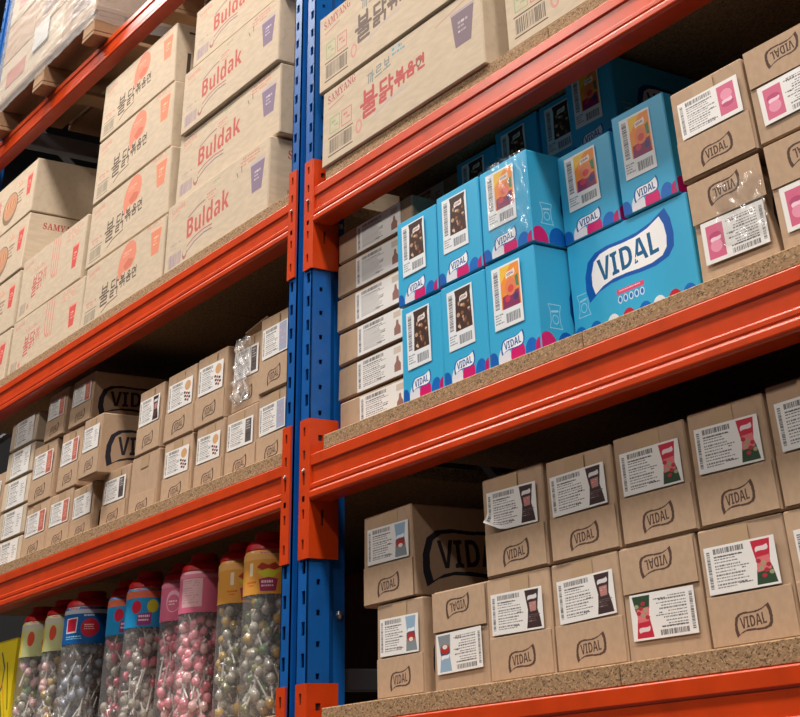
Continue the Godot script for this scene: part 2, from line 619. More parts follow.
func make_materials() -> void:
	# painted steel
	var orange := matte(Color(0.82, 0.255, 0.05), 0.34)
	orange.clearcoat_enabled = true
	orange.clearcoat = 0.2
	orange.clearcoat_roughness = 0.2
	var wear := NoiseTexture2D.new()
	wear.width = 256
	wear.height = 256
	wear.seamless = true
	var wn := FastNoiseLite.new()
	wn.seed = 3
	wn.frequency = 0.02
	wn.fractal_octaves = 4
	wear.noise = wn
	var ramp := Gradient.new()
	ramp.offsets = PackedFloat32Array([0.0, 0.5, 1.0])
	ramp.colors = PackedColorArray([Color(0.88, 0.88, 0.88), Color(0.96, 0.96, 0.96), Color(1, 1, 1)])
	wear.color_ramp = ramp
	orange.albedo_texture = wear
	orange.uv1_triplanar = true
	orange.uv1_world_triplanar = true
	orange.uv1_scale = Vector3(2, 2, 2)
	M.orange = orange
	var blue := orange.duplicate()
	blue.albedo_color = Color(0.05, 0.36, 0.67)
	blue.roughness = 0.34
	M.blue = blue
	M.steel = matte(Color(0.62, 0.62, 0.64), 0.35)
	M.steel.metallic = 0.8
	M.dark_steel = matte(Color(0.10, 0.08, 0.09), 0.6)
	M.galvanised = matte(Color(0.45, 0.46, 0.50), 0.5)
	M.galvanised.metallic = 0.4
	# chipboard
	var cb := canvas(512, 512, Color(0.60, 0.475, 0.34))
	var g := RandomNumberGenerator.new()
	g.seed = 11
	for i in 9000:
		var p := Vector2(g.randf() * 512, g.randf() * 512)
		var a := g.randf_range(-0.7, 0.7)
		var l := g.randf_range(2.5, 8.0)
		var d := Vector2(cos(a), sin(a)) * l
		var n := d.orthogonal().normalized() * g.randf_range(1.0, 2.4)
		var tone := g.randf()
		var col := Color(0.74, 0.60, 0.45).lerp(Color(0.26, 0.18, 0.12), tone * tone)
		fill_poly(cb, [p - d, p + n, p + d, p - n], col)
	var chip := matte(Color(1, 1, 1), 0.85, tex(cb))
	chip.uv1_triplanar = true
	chip.uv1_world_triplanar = true
	chip.uv1_scale = Vector3(3.6, 3.6, 3.6)
	M.chip = chip
	# cardboard base colours, a few shades each
	var base := canvas(256, 256, Color(1, 1, 1))
	noise_image(base, 0.07, Vector2(0.9, 0.7), 5)
	T.fibre = tex(base)
	for i in 4:
		M["kraft%d" % i] = card(KRAFT * [1.0, 0.95, 1.04, 0.98][i])
		M["pale%d" % i] = card(PALE * [1.0, 0.965, 1.03, 0.985][i])
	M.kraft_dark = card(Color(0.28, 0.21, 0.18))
	# printed flap with the emblem
	var fl := canvas(256, 96, KRAFT)
	noise_image(fl, 0.04, Vector2(0.9, 0.7), 9)
	emblem(fl, Rect2(82, 32, 98, 46), INK, KRAFT.darkened(0.02), INK, 0.24, false)
	T.flap = tex(fl)
	var flr := fl.duplicate() as Image
	flr.rotate_180()
	T.flap_turned = tex(flr)
	M.flap = matte(Color(1, 1, 1), 0.85, T.flap)
	M.flap_turned = matte(Color(1, 1, 1), 0.85, T.flap_turned)
	# big emblem on the side of a kraft carton
	var sd := canvas(512, 200, KRAFT)
	noise_image(sd, 0.04, Vector2(0.9, 0.7), 10)
	emblem(sd, Rect2(50, 36, 300, 130), Color(0.10, 0.09, 0.14), KRAFT.darkened(0.05), Color(0.13, 0.10, 0.13), 0.2, false)
	M.kraft_side = matte(Color(1, 1, 1), 0.85, tex(sd))
	M.tape = matte(Color(0.71, 0.60, 0.48), 0.25)
	# sky-blue cartons
	M.sky = matte(SKY_BLUE, 0.38)
	var bf := canvas(288, 352, SKY_BLUE)
	dots(bf, 352, 288, [[18, 40, 30, Color(0.02, 0.36, 0.70)], [86, 44, 36, Color(0.86, 0.86, 0.90)], [160, 40, 40, Color(0.80, 0.06, 0.42)], [236, 30, 34, Color(0.03, 0.40, 0.75)], [282, 40, 24, Color(0.72, 0.05, 0.40)]])
	emblem(bf, Rect2(74, 268, 120, 52), Color(0.02, 0.30, 0.62), Color(0.93, 0.94, 0.96), Color(0.05, 0.28, 0.58), 0.16, false)
	M.sky_front = matte(Color(1, 1, 1), 0.36, tex(bf))
	var bs := canvas(704, 352, SKY_BLUE)
	dots(bs, 352, 704, [[36, 30, 44, Color(0.80, 0.06, 0.42)], [130, 40, 46, Color(0.02, 0.36, 0.70)], [210, 44, 30, Color(0.86, 0.86, 0.90)], [300, 40, 44, Color(0.02, 0.36, 0.70)], [390, 40, 36, Color(0.80, 0.06, 0.42)], [480, 40, 40, Color(0.86, 0.86, 0.90)], [580, 40, 44, Color(0.02, 0.36, 0.70)], [670, 40, 40, Color(0.80, 0.06, 0.42)]])
	bag_icon(bs, Rect2(52, 200, 62, 78))
	emblem(bs, Rect2(200, 70, 400, 170), Color(0.02, 0.27, 0.56), Color(0.93, 0.94, 0.96), Color(0.03, 0.33, 0.55), 0.26, true)
	M.sky_side = matte(Color(1, 1, 1), 0.36, tex(bs))
	# the long side that faces the aisle
	var bl := canvas(720, 420, SKY_BLUE)
	for q in [[36, 0], [130, 0], [235, 1], [325, 2], [420, 0], [500, 1], [585, 2], [665, 0]]:
		disc(bl, Vector2(q[0], 374), 40, 44, [Color(0.03, 0.40, 0.75), Color(0.86, 0.9, 0.92), Color(0.72, 0.12, 0.20)][q[1]])
	bag_icon(bl, Rect2(34, 212, 74, 86))
	emblem(bl, Rect2(135, 48, 450, 186), Color(0.02, 0.33, 0.68), Color(0.95, 0.95, 0.96), Color(0.02, 0.36, 0.55), 0.24, true)
	fill_poly(bl, [Vector2(270, 252), Vector2(430, 252), Vector2(430, 270), Vector2(270, 270)], Color(0.86, 0.30, 0.45))
	small_print(bl, Rect2(284, 256, 130, 8), 1, Color(0.96, 0.8, 0.84), 4)
	for i in 5:
		disc(bl, Vector2(286 + i * 32, 290), 13, 15, Color(0.80, 0.87, 0.94))
		disc(bl, Vector2(286 + i * 32, 290), 8, 10, Color(0.10, 0.42, 0.74))
	M.sky_long = matte(Color(1, 1, 1), 0.36, tex(bl))
	# stickers
	for k in ["chocolate", "melon", "ring", "pink", "redstrip", "pepper", "lilac", "darkpanel", "plain", "bottle"]:
		M["sticker_" + k] = matte(Color(1, 1, 1), 0.5, tex(sticker_image(k)))
		M["sticker_" + k].cull_mode = BaseMaterial3D.CULL_DISABLED
	M.product_chocolate = matte(Color(1, 1, 1), 0.4, tex(product_image(false)))
	M.product_orange = matte(Color(1, 1, 1), 0.4, tex(product_image(true)))
	# noodle cartons
	for k in ["buldak", "brush", "stripe", "bowl", "carbonara", "carbonara_small"]:
		M["print_" + k] = matte(Color(1, 1, 1), 0.85, tex(noodle_print(k)))
	M.noodle_side = matte(Color(1, 1, 1), 0.85, tex(noodle_side()))
	# films and clear plastic
	var film := matte(Color(0.95, 0.95, 0.95, 0.05), 0.16)
	film.transparency = BaseMaterial3D.TRANSPARENCY_ALPHA
	film.cull_mode = BaseMaterial3D.CULL_DISABLED
	M.film = film
	var haze := matte(Color(0.70, 0.69, 0.68, 0.36), 0.35)
	haze.transparency = BaseMaterial3D.TRANSPARENCY_ALPHA
	haze.cull_mode = BaseMaterial3D.CULL_DISABLED
	M.stretch_film = haze
	var wrapper := matte(Color(0.93, 0.92, 0.92, 0.25), 0.2)
	wrapper.transparency = BaseMaterial3D.TRANSPARENCY_ALPHA
	wrapper.cull_mode = BaseMaterial3D.CULL_DISABLED
	M.wrapper = wrapper
	var clear := matte(Color(0.95, 0.96, 0.96, 0.10), 0.06)
	clear.transparency = BaseMaterial3D.TRANSPARENCY_ALPHA
	M.clear = clear
	M.lid = matte(Color(0.72, 0.03, 0.07), 0.3)
	M.wood = matte(Color(0.58, 0.45, 0.33), 0.85, T.fibre)
	M.wood.uv1_triplanar = true
	M.wood.uv1_scale = Vector3(4, 4, 4)
	M.paper = matte(Color(0.78, 0.78, 0.77), 0.7)
	M.chip_white = matte(Color(0.88, 0.84, 0.80), 0.7)

func card(col: Color) -> StandardMaterial3D:
	var c := Color(minf(col.r, 1), minf(col.g, 1), minf(col.b, 1))
	var m := matte(c, 0.85, T.fibre)
	m.uv1_triplanar = true
	m.uv1_scale = Vector3(3, 3, 3)
	return m

func dots(im: Image, h: int, _w: int, list: Array) -> void:
	for d in list:
		disc(im, Vector2(d[0], h - d[1] * 0.35), d[2], d[2] * 1.15, d[3])

func bag_icon(im: Image, r: Rect2) -> void:
	var c := Color(0.62, 0.82, 0.90)
	var p := r.position
	var s := r.size
	stroke(im, [p, p + Vector2(s.x, 0), p + Vector2(s.x * 0.86, s.y * 0.3), p + Vector2(s.x * 0.86, s.y * 0.7), p + s, p + Vector2(0, s.y), p + Vector2(s.x * 0.14, s.y * 0.7), p + Vector2(s.x * 0.14, s.y * 0.3), p], 3.0, c)
	stroke(im, [p + Vector2(s.x * .25, s.y * .3), p + Vector2(s.x * .75, s.y * .25)], 7.0, c)
	var ring := []
	for i in 13:
		ring.append(p + s * 0.5 + Vector2(0, s.y * 0.12) + Vector2(cos(TAU * i / 12), sin(TAU * i / 12)) * s.x * 0.24)
	stroke(im, ring, 3.0, c)

func sticker_image(kind: String) -> Image:
	var w := 256
	var h := 176
	var im := canvas(w, h, Color(0.90, 0.89, 0.88))
	var ink := Color(0.20, 0.19, 0.20)
	var seed_ := kind.length() * 7 + 3
	barcode(im, Rect2(8, 18, 12, 140), ink, false, seed_)
	barcode(im, Rect2(34, 10, 112, 20), ink, true, seed_ + 1)
	small_print(im, Rect2(34, 38, 124, 126), 11, Color(0.42, 0.41, 0.42), seed_ + 2)
	small_print(im, Rect2(54, 40, 90, 8), 1, ink, seed_ + 3)
	small_print(im, Rect2(130, 92, 26, 8), 1, ink, seed_ + 4)
	small_print(im, Rect2(112, 146, 48, 8), 1, ink, seed_ + 5)
	var bag := [Vector2(172, 8), Vector2(240, 8), Vector2(236, 40), Vector2(230, 90), Vector2(240, 130), Vector2(246, 168), Vector2(174, 168), Vector2(180, 130), Vector2(184, 90), Vector2(176, 40)]
	var flag := Rect2(184, 26, 46, 26)
	match kind:
		"chocolate":
			fill_poly(im, bag, Color(0.22, 0.14, 0.14))
			fill_poly(im, flag_points(flag), Color(0.85, 0.83, 0.84))
			fill_poly(im, [Vector2(190, 60), Vector2(226, 58), Vector2(224, 98), Vector2(194, 100)], Color(0.66, 0.50, 0.48))
			small_print(im, Rect2(194, 64, 28, 30), 3, Color(0.85, 0.45, 0.42), 3)
			small_print(im, Rect2(184, 112, 50, 34), 4, Color(0.42, 0.34, 0.34), 4)
		"melon":
			fill_poly(im, bag, Color(0.74, 0.12, 0.22))
			fill_poly(im, [Vector2(180, 118), Vector2(236, 110), Vector2(246, 168), Vector2(174, 168)], Color(0.16, 0.26, 0.17))
			fill_poly(im, [Vector2(186, 70), Vector2(230, 66), Vector2(232, 118), Vector2(182, 124)], Color(0.84, 0.44, 0.46))
			for i in 7:
				disc(im, Vector2(190 + (i * 17) % 44, 84 + i * 9), 9, 8, Color(0.66, 0.16, 0.20) if i % 2 == 0 else Color(0.62, 0.60, 0.46))
			fill_poly(im, flag_points(flag), Color(0.88, 0.80, 0.82))
		"ring":
			fill_poly(im, bag, Color(0.55, 0.66, 0.76))
			fill_poly(im, [Vector2(178, 84), Vector2(232, 78), Vector2(246, 168), Vector2(174, 168)], Color(0.50, 0.54, 0.56))
			disc(im, Vector2(207, 96), 27, 24, Color(0.20, 0.28, 0.40))
			disc(im, Vector2(207, 106), 26, 22, Color(0.66, 0.16, 0.14))
			disc(im, Vector2(207, 116), 14, 10, Color(0.86, 0.84, 0.80))
			fill_poly(im, flag_points(Rect2(184, 60, 46, 24)), Color(0.88, 0.90, 0.93))
		"pink":
			fill_poly(im, [Vector2(168, 16), Vector2(238, 16), Vector2(238, 156), Vector2(168, 156)], Color(0.80, 0.36, 0.50))
			disc(im, Vector2(203, 66), 24, 26, Color(0.88, 0.56, 0.66))
			disc(im, Vector2(203, 106), 26, 18, Color(0.70, 0.24, 0.42))
			fill_poly(im, flag_points(Rect2(180, 84, 44, 22)), Color(0.93, 0.78, 0.84))
		"redstrip":
			fill_poly(im, [Vector2(176, 6), Vector2(244, 6), Vector2(244, 168), Vector2(176, 168)], Color(0.74, 0.40, 0.34))
			small_print(im, Rect2(188, 30, 44, 110), 7, Color(0.84, 0.62, 0.55), 3)
		"pepper":
			disc(im, Vector2(206, 50), 32, 32, Color(0.80, 0.62, 0.44))
			for i in 8:
				disc(im, Vector2(176 + (i * 23) % 62, 92 + i * 8), 11, 8, Color(0.18, 0.14, 0.12) if i % 3 != 1 else Color(0.64, 0.26, 0.20))
		"lilac":
			fill_poly(im, [Vector2(172, 6), Vector2(248, 6), Vector2(248, 168), Vector2(172, 168)], Color(0.62, 0.66, 0.76))
			small_print(im, Rect2(180, 30, 60, 116), 7, Color(0.72, 0.58, 0.66), 4)
		"darkpanel":
			fill_poly(im, [Vector2(180, 12), Vector2(238, 12), Vector2(238, 160), Vector2(180, 160)], Color(0.34, 0.30, 0.30))
			small_print(im, Rect2(188, 24, 42, 60), 4, Color(0.74, 0.72, 0.70), 5)
			small_print(im, Rect2(188, 104, 42, 40), 3, Color(0.14, 0.13, 0.13), 6)
		"plain":
			small_print(im, Rect2(186, 40, 44, 90), 6, Color(0.55, 0.50, 0.50), 5)
		"bottle":
			fill_poly(im, [Vector2(214, 66), Vector2(224, 66), Vector2(226, 92), Vector2(236, 110), Vector2(236, 150), Vector2(202, 150), Vector2(202, 110), Vector2(212, 92)], Color(0.58, 0.40, 0.36))
			fill_poly(im, [Vector2(200, 14), Vector2(238, 14), Vector2(238, 50), Vector2(200, 50)], Color(0.80, 0.74, 0.68))
	return im

# sticker of a sky-blue carton: upright barcode, product picture, second barcode
func product_image(warm: bool) -> Image:
	var im := canvas(176, 232, Color(0.89, 0.90, 0.92))
	var ink := Color(0.22, 0.24, 0.28)
	barcode(im, Rect2(12, 16, 26, 140), ink, false, 4)
	small_print(im, Rect2(8, 176, 50, 40), 4, Color(0.5, 0.5, 0.54), 3)
	barcode(im, Rect2(74, 184, 84, 34), ink, true, 5)
	if warm:
		fill_poly(im, [Vector2(52, 8), Vector2(168, 8), Vector2(168, 166), Vector2(52, 166)], Color(0.93, 0.56, 0.20))
		fill_poly(im, [Vector2(52, 8), Vector2(120, 8), Vector2(52, 70)], Color(0.93, 0.74, 0.24))
		fill_poly(im, [Vector2(60, 120), Vector2(160, 108), Vector2(162, 166), Vector2(58, 166)], Color(0.52, 0.16, 0.36))
		disc(im, Vector2(112, 92), 34, 32, Color(0.88, 0.50, 0.34))
		disc(im, Vector2(112, 98), 18, 14, Color(0.84, 0.28, 0.26))
		disc(im, Vector2(90, 132), 16, 12, Color(0.80, 0.20, 0.30))
		disc(im, Vector2(140, 134), 14, 14, Color(0.26, 0.20, 0.42))
		fill_poly(im, [Vector2(140, 60), Vector2(160, 52), Vector2(162, 100), Vector2(146, 96)], Color(0.30, 0.50, 0.34))
	else:
		fill_poly(im, [Vector2(54, 6), Vector2(166, 6), Vector2(160, 30), Vector2(166, 166), Vector2(52, 166), Vector2(60, 30)], Color(0.25, 0.15, 0.13))
		var g := RandomNumberGenerator.new()
		g.seed = 8
		for i in 18:
			disc(im, Vector2(g.randf_range(70, 152), g.randf_range(56, 156)), g.randf_range(5, 12), g.randf_range(5, 9), [Color(0.72, 0.58, 0.48), Color(0.46, 0.28, 0.20), Color(0.82, 0.72, 0.62), Color(0.55, 0.34, 0.14)][i % 4])
	fill_poly(im, flag_points(Rect2(86, 26, 56, 32)), Color(0.92, 0.88, 0.86))
	text(im, "VIDAL", Vector2(92, 44), 11, 1.0, -0.1, Color(0.45, 0.25, 0.3), bold)
	return im

func noodle_print(kind: String) -> Image:
	var w := 640
	var h := 224
	var im := canvas(w, h, PALE)
	noise_image(im, 0.05, Vector2(0.3, 1.0), 21)
	var red := Color(0.74, 0.36, 0.33)
	var soft_red := Color(0.78, 0.50, 0.44)
	var grey := Color(0.50, 0.44, 0.44)
	match kind:
		"buldak":
			text(im, "Samyang", Vector2(28, 34), 22, 0.85, -0.12, soft_red, serif)
			stroke(im, [Vector2(30, 54), Vector2(84, 47)], 2, soft_red)
			stroke(im, [Vector2(146, 78), Vector2(210, 62), Vector2(250, 58)], 4, Color(0.56, 0.42, 0.42))
			text(im, "Buldak", Vector2(140, 112), 64, 1.0, -0.05, red, bold)
			stroke(im, [Vector2(148, 166), Vector2(190, 152), Vector2(250, 146), Vector2(306, 148)], 4, Color(0.66, 0.40, 0.40))
			stroke(im, [Vector2(150, 184), Vector2(196, 166), Vector2(256, 158), Vector2(306, 160)], 4, Color(0.52, 0.44, 0.50))
			small_print(im, Rect2(262, 44, 66, 30), 3, soft_red, 2)
			small_print(im, Rect2(300, 18, 40, 14), 2, Color(0.56, 0.62, 0.44), 2)
			cup(im, Rect2(532, 54, 84, 86), Color(0.52, 0.45, 0.54), Color(0.72, 0.66, 0.70))
			small_print(im, Rect2(470, 14, 150, 30), 3, soft_red, 7)
			stroke(im, [Vector2(448, 46), Vector2(456, 60)], 4, grey)
			stroke(im, [Vector2(476, 36), Vector2(478, 52)], 4, grey)
			barcode(im, Rect2(26, 164, 82, 40), Color(0.58, 0.50, 0.58), true, 4)
			small_print(im, Rect2(30, 134, 66, 22), 3, Color(0.62, 0.56, 0.56), 9)
			disc(im, Vector2(134, 186), 15, 15, Color(0.62, 0.42, 0.40))
			disc(im, Vector2(134, 181), 11, 10, PALE)
		"brush":
			text(im, "Samyang", Vector2(30, 36), 22, 0.85, -0.12, soft_red, serif)
			stroke(im, [Vector2(34, 56), Vector2(92, 48)], 2, soft_red)
			var blob := []
			for q in [[252, 92], [254, 62], [270, 34], [296, 14], [328, 6], [360, 12], [384, 30], [392, 58], [382, 86], [358, 102], [326, 106], [298, 102], [282, 112], [268, 128], [262, 112]]:
				blob.append(Vector2(q[0] + 32, q[1]))
			fill_poly(im, blob, Color(0.84, 0.52, 0.42))
			fill_poly(im, [Vector2(326, 84), Vector2(362, 66), Vector2(404, 76), Vector2(392, 96), Vector2(348, 102)], Color(0.78, 0.43, 0.34))
			small_print(im, Rect2(318, 38, 84, 20), 2, Color(0.88, 0.65, 0.54), 3)
			noodle_word(im, Vector2(146, 106), 70, 6.5, Color(0.33, 0.28, 0.25), 1.32)
			stroke(im, [Vector2(176, 196), Vector2(220, 180), Vector2(300, 172)], 4, Color(0.40, 0.34, 0.32))
			cup(im, Rect2(532, 30, 80, 84), Color(0.84, 0.52, 0.40), Color(0.88, 0.68, 0.56))
			small_print(im, Rect2(500, 6, 120, 16), 2, soft_red, 8)
			barcode(im, Rect2(32, 168, 92, 34), Color(0.48, 0.46, 0.40), true, 6)
			stroke(im, [Vector2(30, 162), Vector2(128, 162)], 3, Color(0.48, 0.46, 0.40))
			stroke(im, [Vector2(30, 208), Vector2(128, 208)], 3, Color(0.48, 0.46, 0.40))
			small_print(im, Rect2(36, 132, 84, 22), 2, soft_red, 12)
		"stripe":
			text(im, "Samyang", Vector2(26, 36), 22, 0.85, -0.12, soft_red, serif)
			for i in 4:
				stroke(im, [Vector2(318 + i * 22, 2), Vector2(316 + i * 22, 90), Vector2(324 + i * 20, 128), Vector2(350 + i * 12, 146)], 5, Color(0.82, 0.46, 0.42))
			hangul(im, "bul", Vector2(128, 92), Vector2(54, 74), 7, red, -0.12)
			hangul(im, "dak", Vector2(184, 88), Vector2(48, 60), 6, red, -0.1)
			hangul(im, "bok", Vector2(234, 84), Vector2(40, 50), 5, soft_red, -0.1)
			small_print(im, Rect2(134, 60, 130, 18), 2, soft_red, 5)
			cup(im, Rect2(530, 88, 60, 78), Color(0.80, 0.30, 0.27), Color(0.88, 0.55, 0.50))
			small_print(im, Rect2(450, 16, 150, 40), 4, Color(0.82, 0.56, 0.48), 8)
			barcode(im, Rect2(30, 166, 56, 40), Color(0.56, 0.50, 0.46), true, 8)
			disc(im, Vector2(108, 188), 10, 10, soft_red)
		"bowl":
			disc(im, Vector2(360, 130), 90, 66, Color(0.52, 0.42, 0.34))
			disc(im, Vector2(360, 122), 78, 54, Color(0.74, 0.55, 0.42))
			for i in 12:
				stroke(im, [Vector2(300 + i * 9, 100), Vector2(318 + i * 9, 124), Vector2(306 + i * 9, 150)], 4, Color(0.88, 0.68, 0.48) if i % 2 == 0 else Color(0.64, 0.28, 0.20))
			small_print(im, Rect2(440, 84, 66, 60), 4, Color(0.52, 0.38, 0.30), 4)
			small_print(im, Rect2(430, 40, 70, 30), 2, Color(0.84, 0.54, 0.42), 5)
			hangul(im, "bul", Vector2(116, 70), Vector2(60, 80), 9, red, -0.1)
			hangul(im, "dak", Vector2(180, 66), Vector2(54, 66), 8, red, -0.1)
			cup(im, Rect2(540, 50, 62, 84), Color(0.80, 0.30, 0.28), Color(0.88, 0.56, 0.50))
			barcode(im, Rect2(30, 166, 70, 40), Color(0.50, 0.46, 0.42), true, 9)
		"carbonara", "carbonara_small":
			text(im, "SAMYANG", Vector2(24, 34), 24, 0.72, -0.14, Color(0.66, 0.36, 0.36), serif)
			stroke(im, [Vector2(28, 60), Vector2(96, 48)], 3, Color(0.70, 0.46, 0.46))
			var far: bool = kind == "carbonara_small"
			var word := Color(0.44, 0.38, 0.36) if far else Color(0.72, 0.33, 0.34)
			for i in 3:
				hangul(im, ["kka", "reu", "bo"][i], Vector2(196 + i * 34, 36 - i * 4), Vector2(30, 34), 4, Color(0.48, 0.52, 0.52), -0.1)
			small_print(im, Rect2(300, 12, 52, 30), 2, Color(0.42, 0.60, 0.68), 5)
			noodle_word(im, Vector2(168, 82), 74, 10.0, word, 1.1)
			stroke(im, [Vector2(216, 172), Vector2(280, 152), Vector2(360, 146)], 4, Color(0.70, 0.66, 0.70))
			disc(im, Vector2(404, 104), 9, 12, Color(0.46, 0.40, 0.34))
			disc(im, Vector2(404, 104), 5, 7, PALE)
			cup(im, Rect2(528, 40, 84, 96), Color(0.50, 0.43, 0.47), Color(0.68, 0.62, 0.64))
			stroke(im, [Vector2(470, 40), Vector2(622, 12)], 5, Color(0.72, 0.60, 0.54))
			for i in 2:
				var c: Color = [Color(0.56, 0.66, 0.48), Color(0.76, 0.46, 0.44)][i]
				stroke(im, [Vector2(34 + i * 52, 92), Vector2(76 + i * 52, 92), Vector2(76 + i * 52, 136), Vector2(34 + i * 52, 136), Vector2(34 + i * 52, 92)], 3, c)
				small_print(im, Rect2(42 + i * 52, 102, 28, 26), 2, c, 3)
			stroke(im, [Vector2(28, 148), Vector2(134, 148)], 3, INK)
			barcode(im, Rect2(32, 154, 98, 38), Color(0.40, 0.36, 0.32), true, 10)
			stroke(im, [Vector2(28, 200), Vector2(134, 200)], 3, INK)
			disc(im, Vector2(160, 168), 14, 20, Color(0.80, 0.56, 0.54))
			disc(im, Vector2(160, 168), 8, 13, PALE)
	return im

func noodle_side() -> Image:
	var im := canvas(420, 224, PALE)
	noise_image(im, 0.05, Vector2(0.3, 1.0), 23)
	text(im, "SAMYANG", Vector2(60, 46), 26, 0.8, 0.0, Color(0.66, 0.25, 0.24), serif)
	small_print(im, Rect2(140, 68, 70, 8), 1, Color(0.72, 0.45, 0.42), 3)
	barcode(im, Rect2(60, 150, 90, 46), Color(0.44, 0.40, 0.44), true, 3)
	small_print(im, Rect2(200, 110, 150, 70), 6, Color(0.66, 0.52, 0.46), 4)
	return im

# ---------------------------------------------------------------- room
func build_room() -> void:
	var concrete := matte(Color(0.26, 0.26, 0.26), 0.6, T.fibre)
	concrete.uv1_triplanar = true
	concrete.uv1_world_triplanar = true
	concrete.uv1_scale = Vector3(0.7, 0.7, 0.7)
	var plaster := matte(Color(0.27, 0.27, 0.28), 0.9)
	var roof := matte(Color(0.42, 0.42, 0.42), 0.9)
	structure("floor", box_mesh(Vector3(16, 0.2, 11.0), 0.002), concrete, Vector3(0, -0.1, 2.6))
	structure("ceiling", box_mesh(Vector3(16, 0.2, 11.0), 0.002), roof, Vector3(0, 6.6, 2.6))
	structure("wall_back", box_mesh(Vector3(16, 6.5, 0.2), 0.002), plaster, Vector3(0, 3.25, -2.6))
	structure("wall_front", box_mesh(Vector3(16, 6.5, 0.2), 0.002), plaster, Vector3(0, 3.25, 7.8))
	structure("wall_left", box_mesh(Vector3(0.2, 6.5, 10.2), 0.002), plaster, Vector3(-7.9, 3.25, 2.6))
	structure("wall_right", box_mesh(Vector3(0.2, 6.5, 10.2), 0.002), plaster, Vector3(7.9, 3.25, 2.6))

# ---------------------------------------------------------------- rack
const CENTRE := -0.0385
const BAY := 2.6
const LEVELS := [3.743, 2.743, 2.189, 1.741]

func post_mesh(height: float) -> ArrayMesh:
	var t := Tris.new()
	var slots := []
	var slots2 := []
	var rounds := []
	var y := 3.127
	while y > 0.2:
		y -= 0.05
	while y < height - 0.05:
		slots.append(Rect2(0.0075, y - 0.011, 0.0125, 0.022))
		slots2.append(Rect2(0.0180, y - 0.011, 0.0125, 0.022))
		rounds.append(Rect2(0.021, y - 0.0295, 0.008, 0.009))
		y += 0.05
	var up := Vector3.UP
	var th := 0.003
	# two front strips, a channel between them, two sides with a step, an inner back web
	plate(t, Vector3(-0.050, 0, 0), Vector3.RIGHT, up, Vector3(0, 0, 1), 0.036, height, th, slots)
	plate(t, Vector3(0.012, 0, 0), Vector3.RIGHT, up, Vector3(0, 0, 1), 0.038, height, th, slots2)
	plate(t, Vector3(-0.014, 0, 0), Vector3(0, 0, -1), up, Vector3(1, 0, 0), 0.016, height, th, [])
	plate(t, Vector3(0.012, 0, -0.016), Vector3(0, 0, 1), up, Vector3(-1, 0, 0), 0.016, height, th, [])
	plate(t, Vector3(-0.014, 0, -0.016), Vector3.RIGHT, up, Vector3(0, 0, 1), 0.026, height, th, [])
	plate(t, Vector3(0.050, 0, 0), Vector3(0, 0, -1), up, Vector3(1, 0, 0), 0.050, height, th, rounds)
	plate(t, Vector3(-0.050, 0, -0.05), Vector3(0, 0, 1), up, Vector3(-1, 0, 0), 0.050, height, th, rounds)
	plate(t, Vector3(0.050, 0, -0.050), Vector3(-0.55, 0, -0.835).normalized(), up, Vector3(0.835, 0, -0.55).normalized(), 0.018, height, th, [])
	plate(t, Vector3(-0.040, 0, -0.065), Vector3(-0.55, 0, 0.835).normalized(), up, Vector3(-0.835, 0, -0.55).normalized(), 0.018, height, th, [])
	plate(t, Vector3(0.040, 0, -0.065), Vector3(0, 0, -1), up, Vector3(1, 0, 0), 0.026, height, th, [])
	plate(t, Vector3(-0.040, 0, -0.091), Vector3(0, 0, 1), up, Vector3(-1, 0, 0), 0.026, height, th, [])
	return t.done()

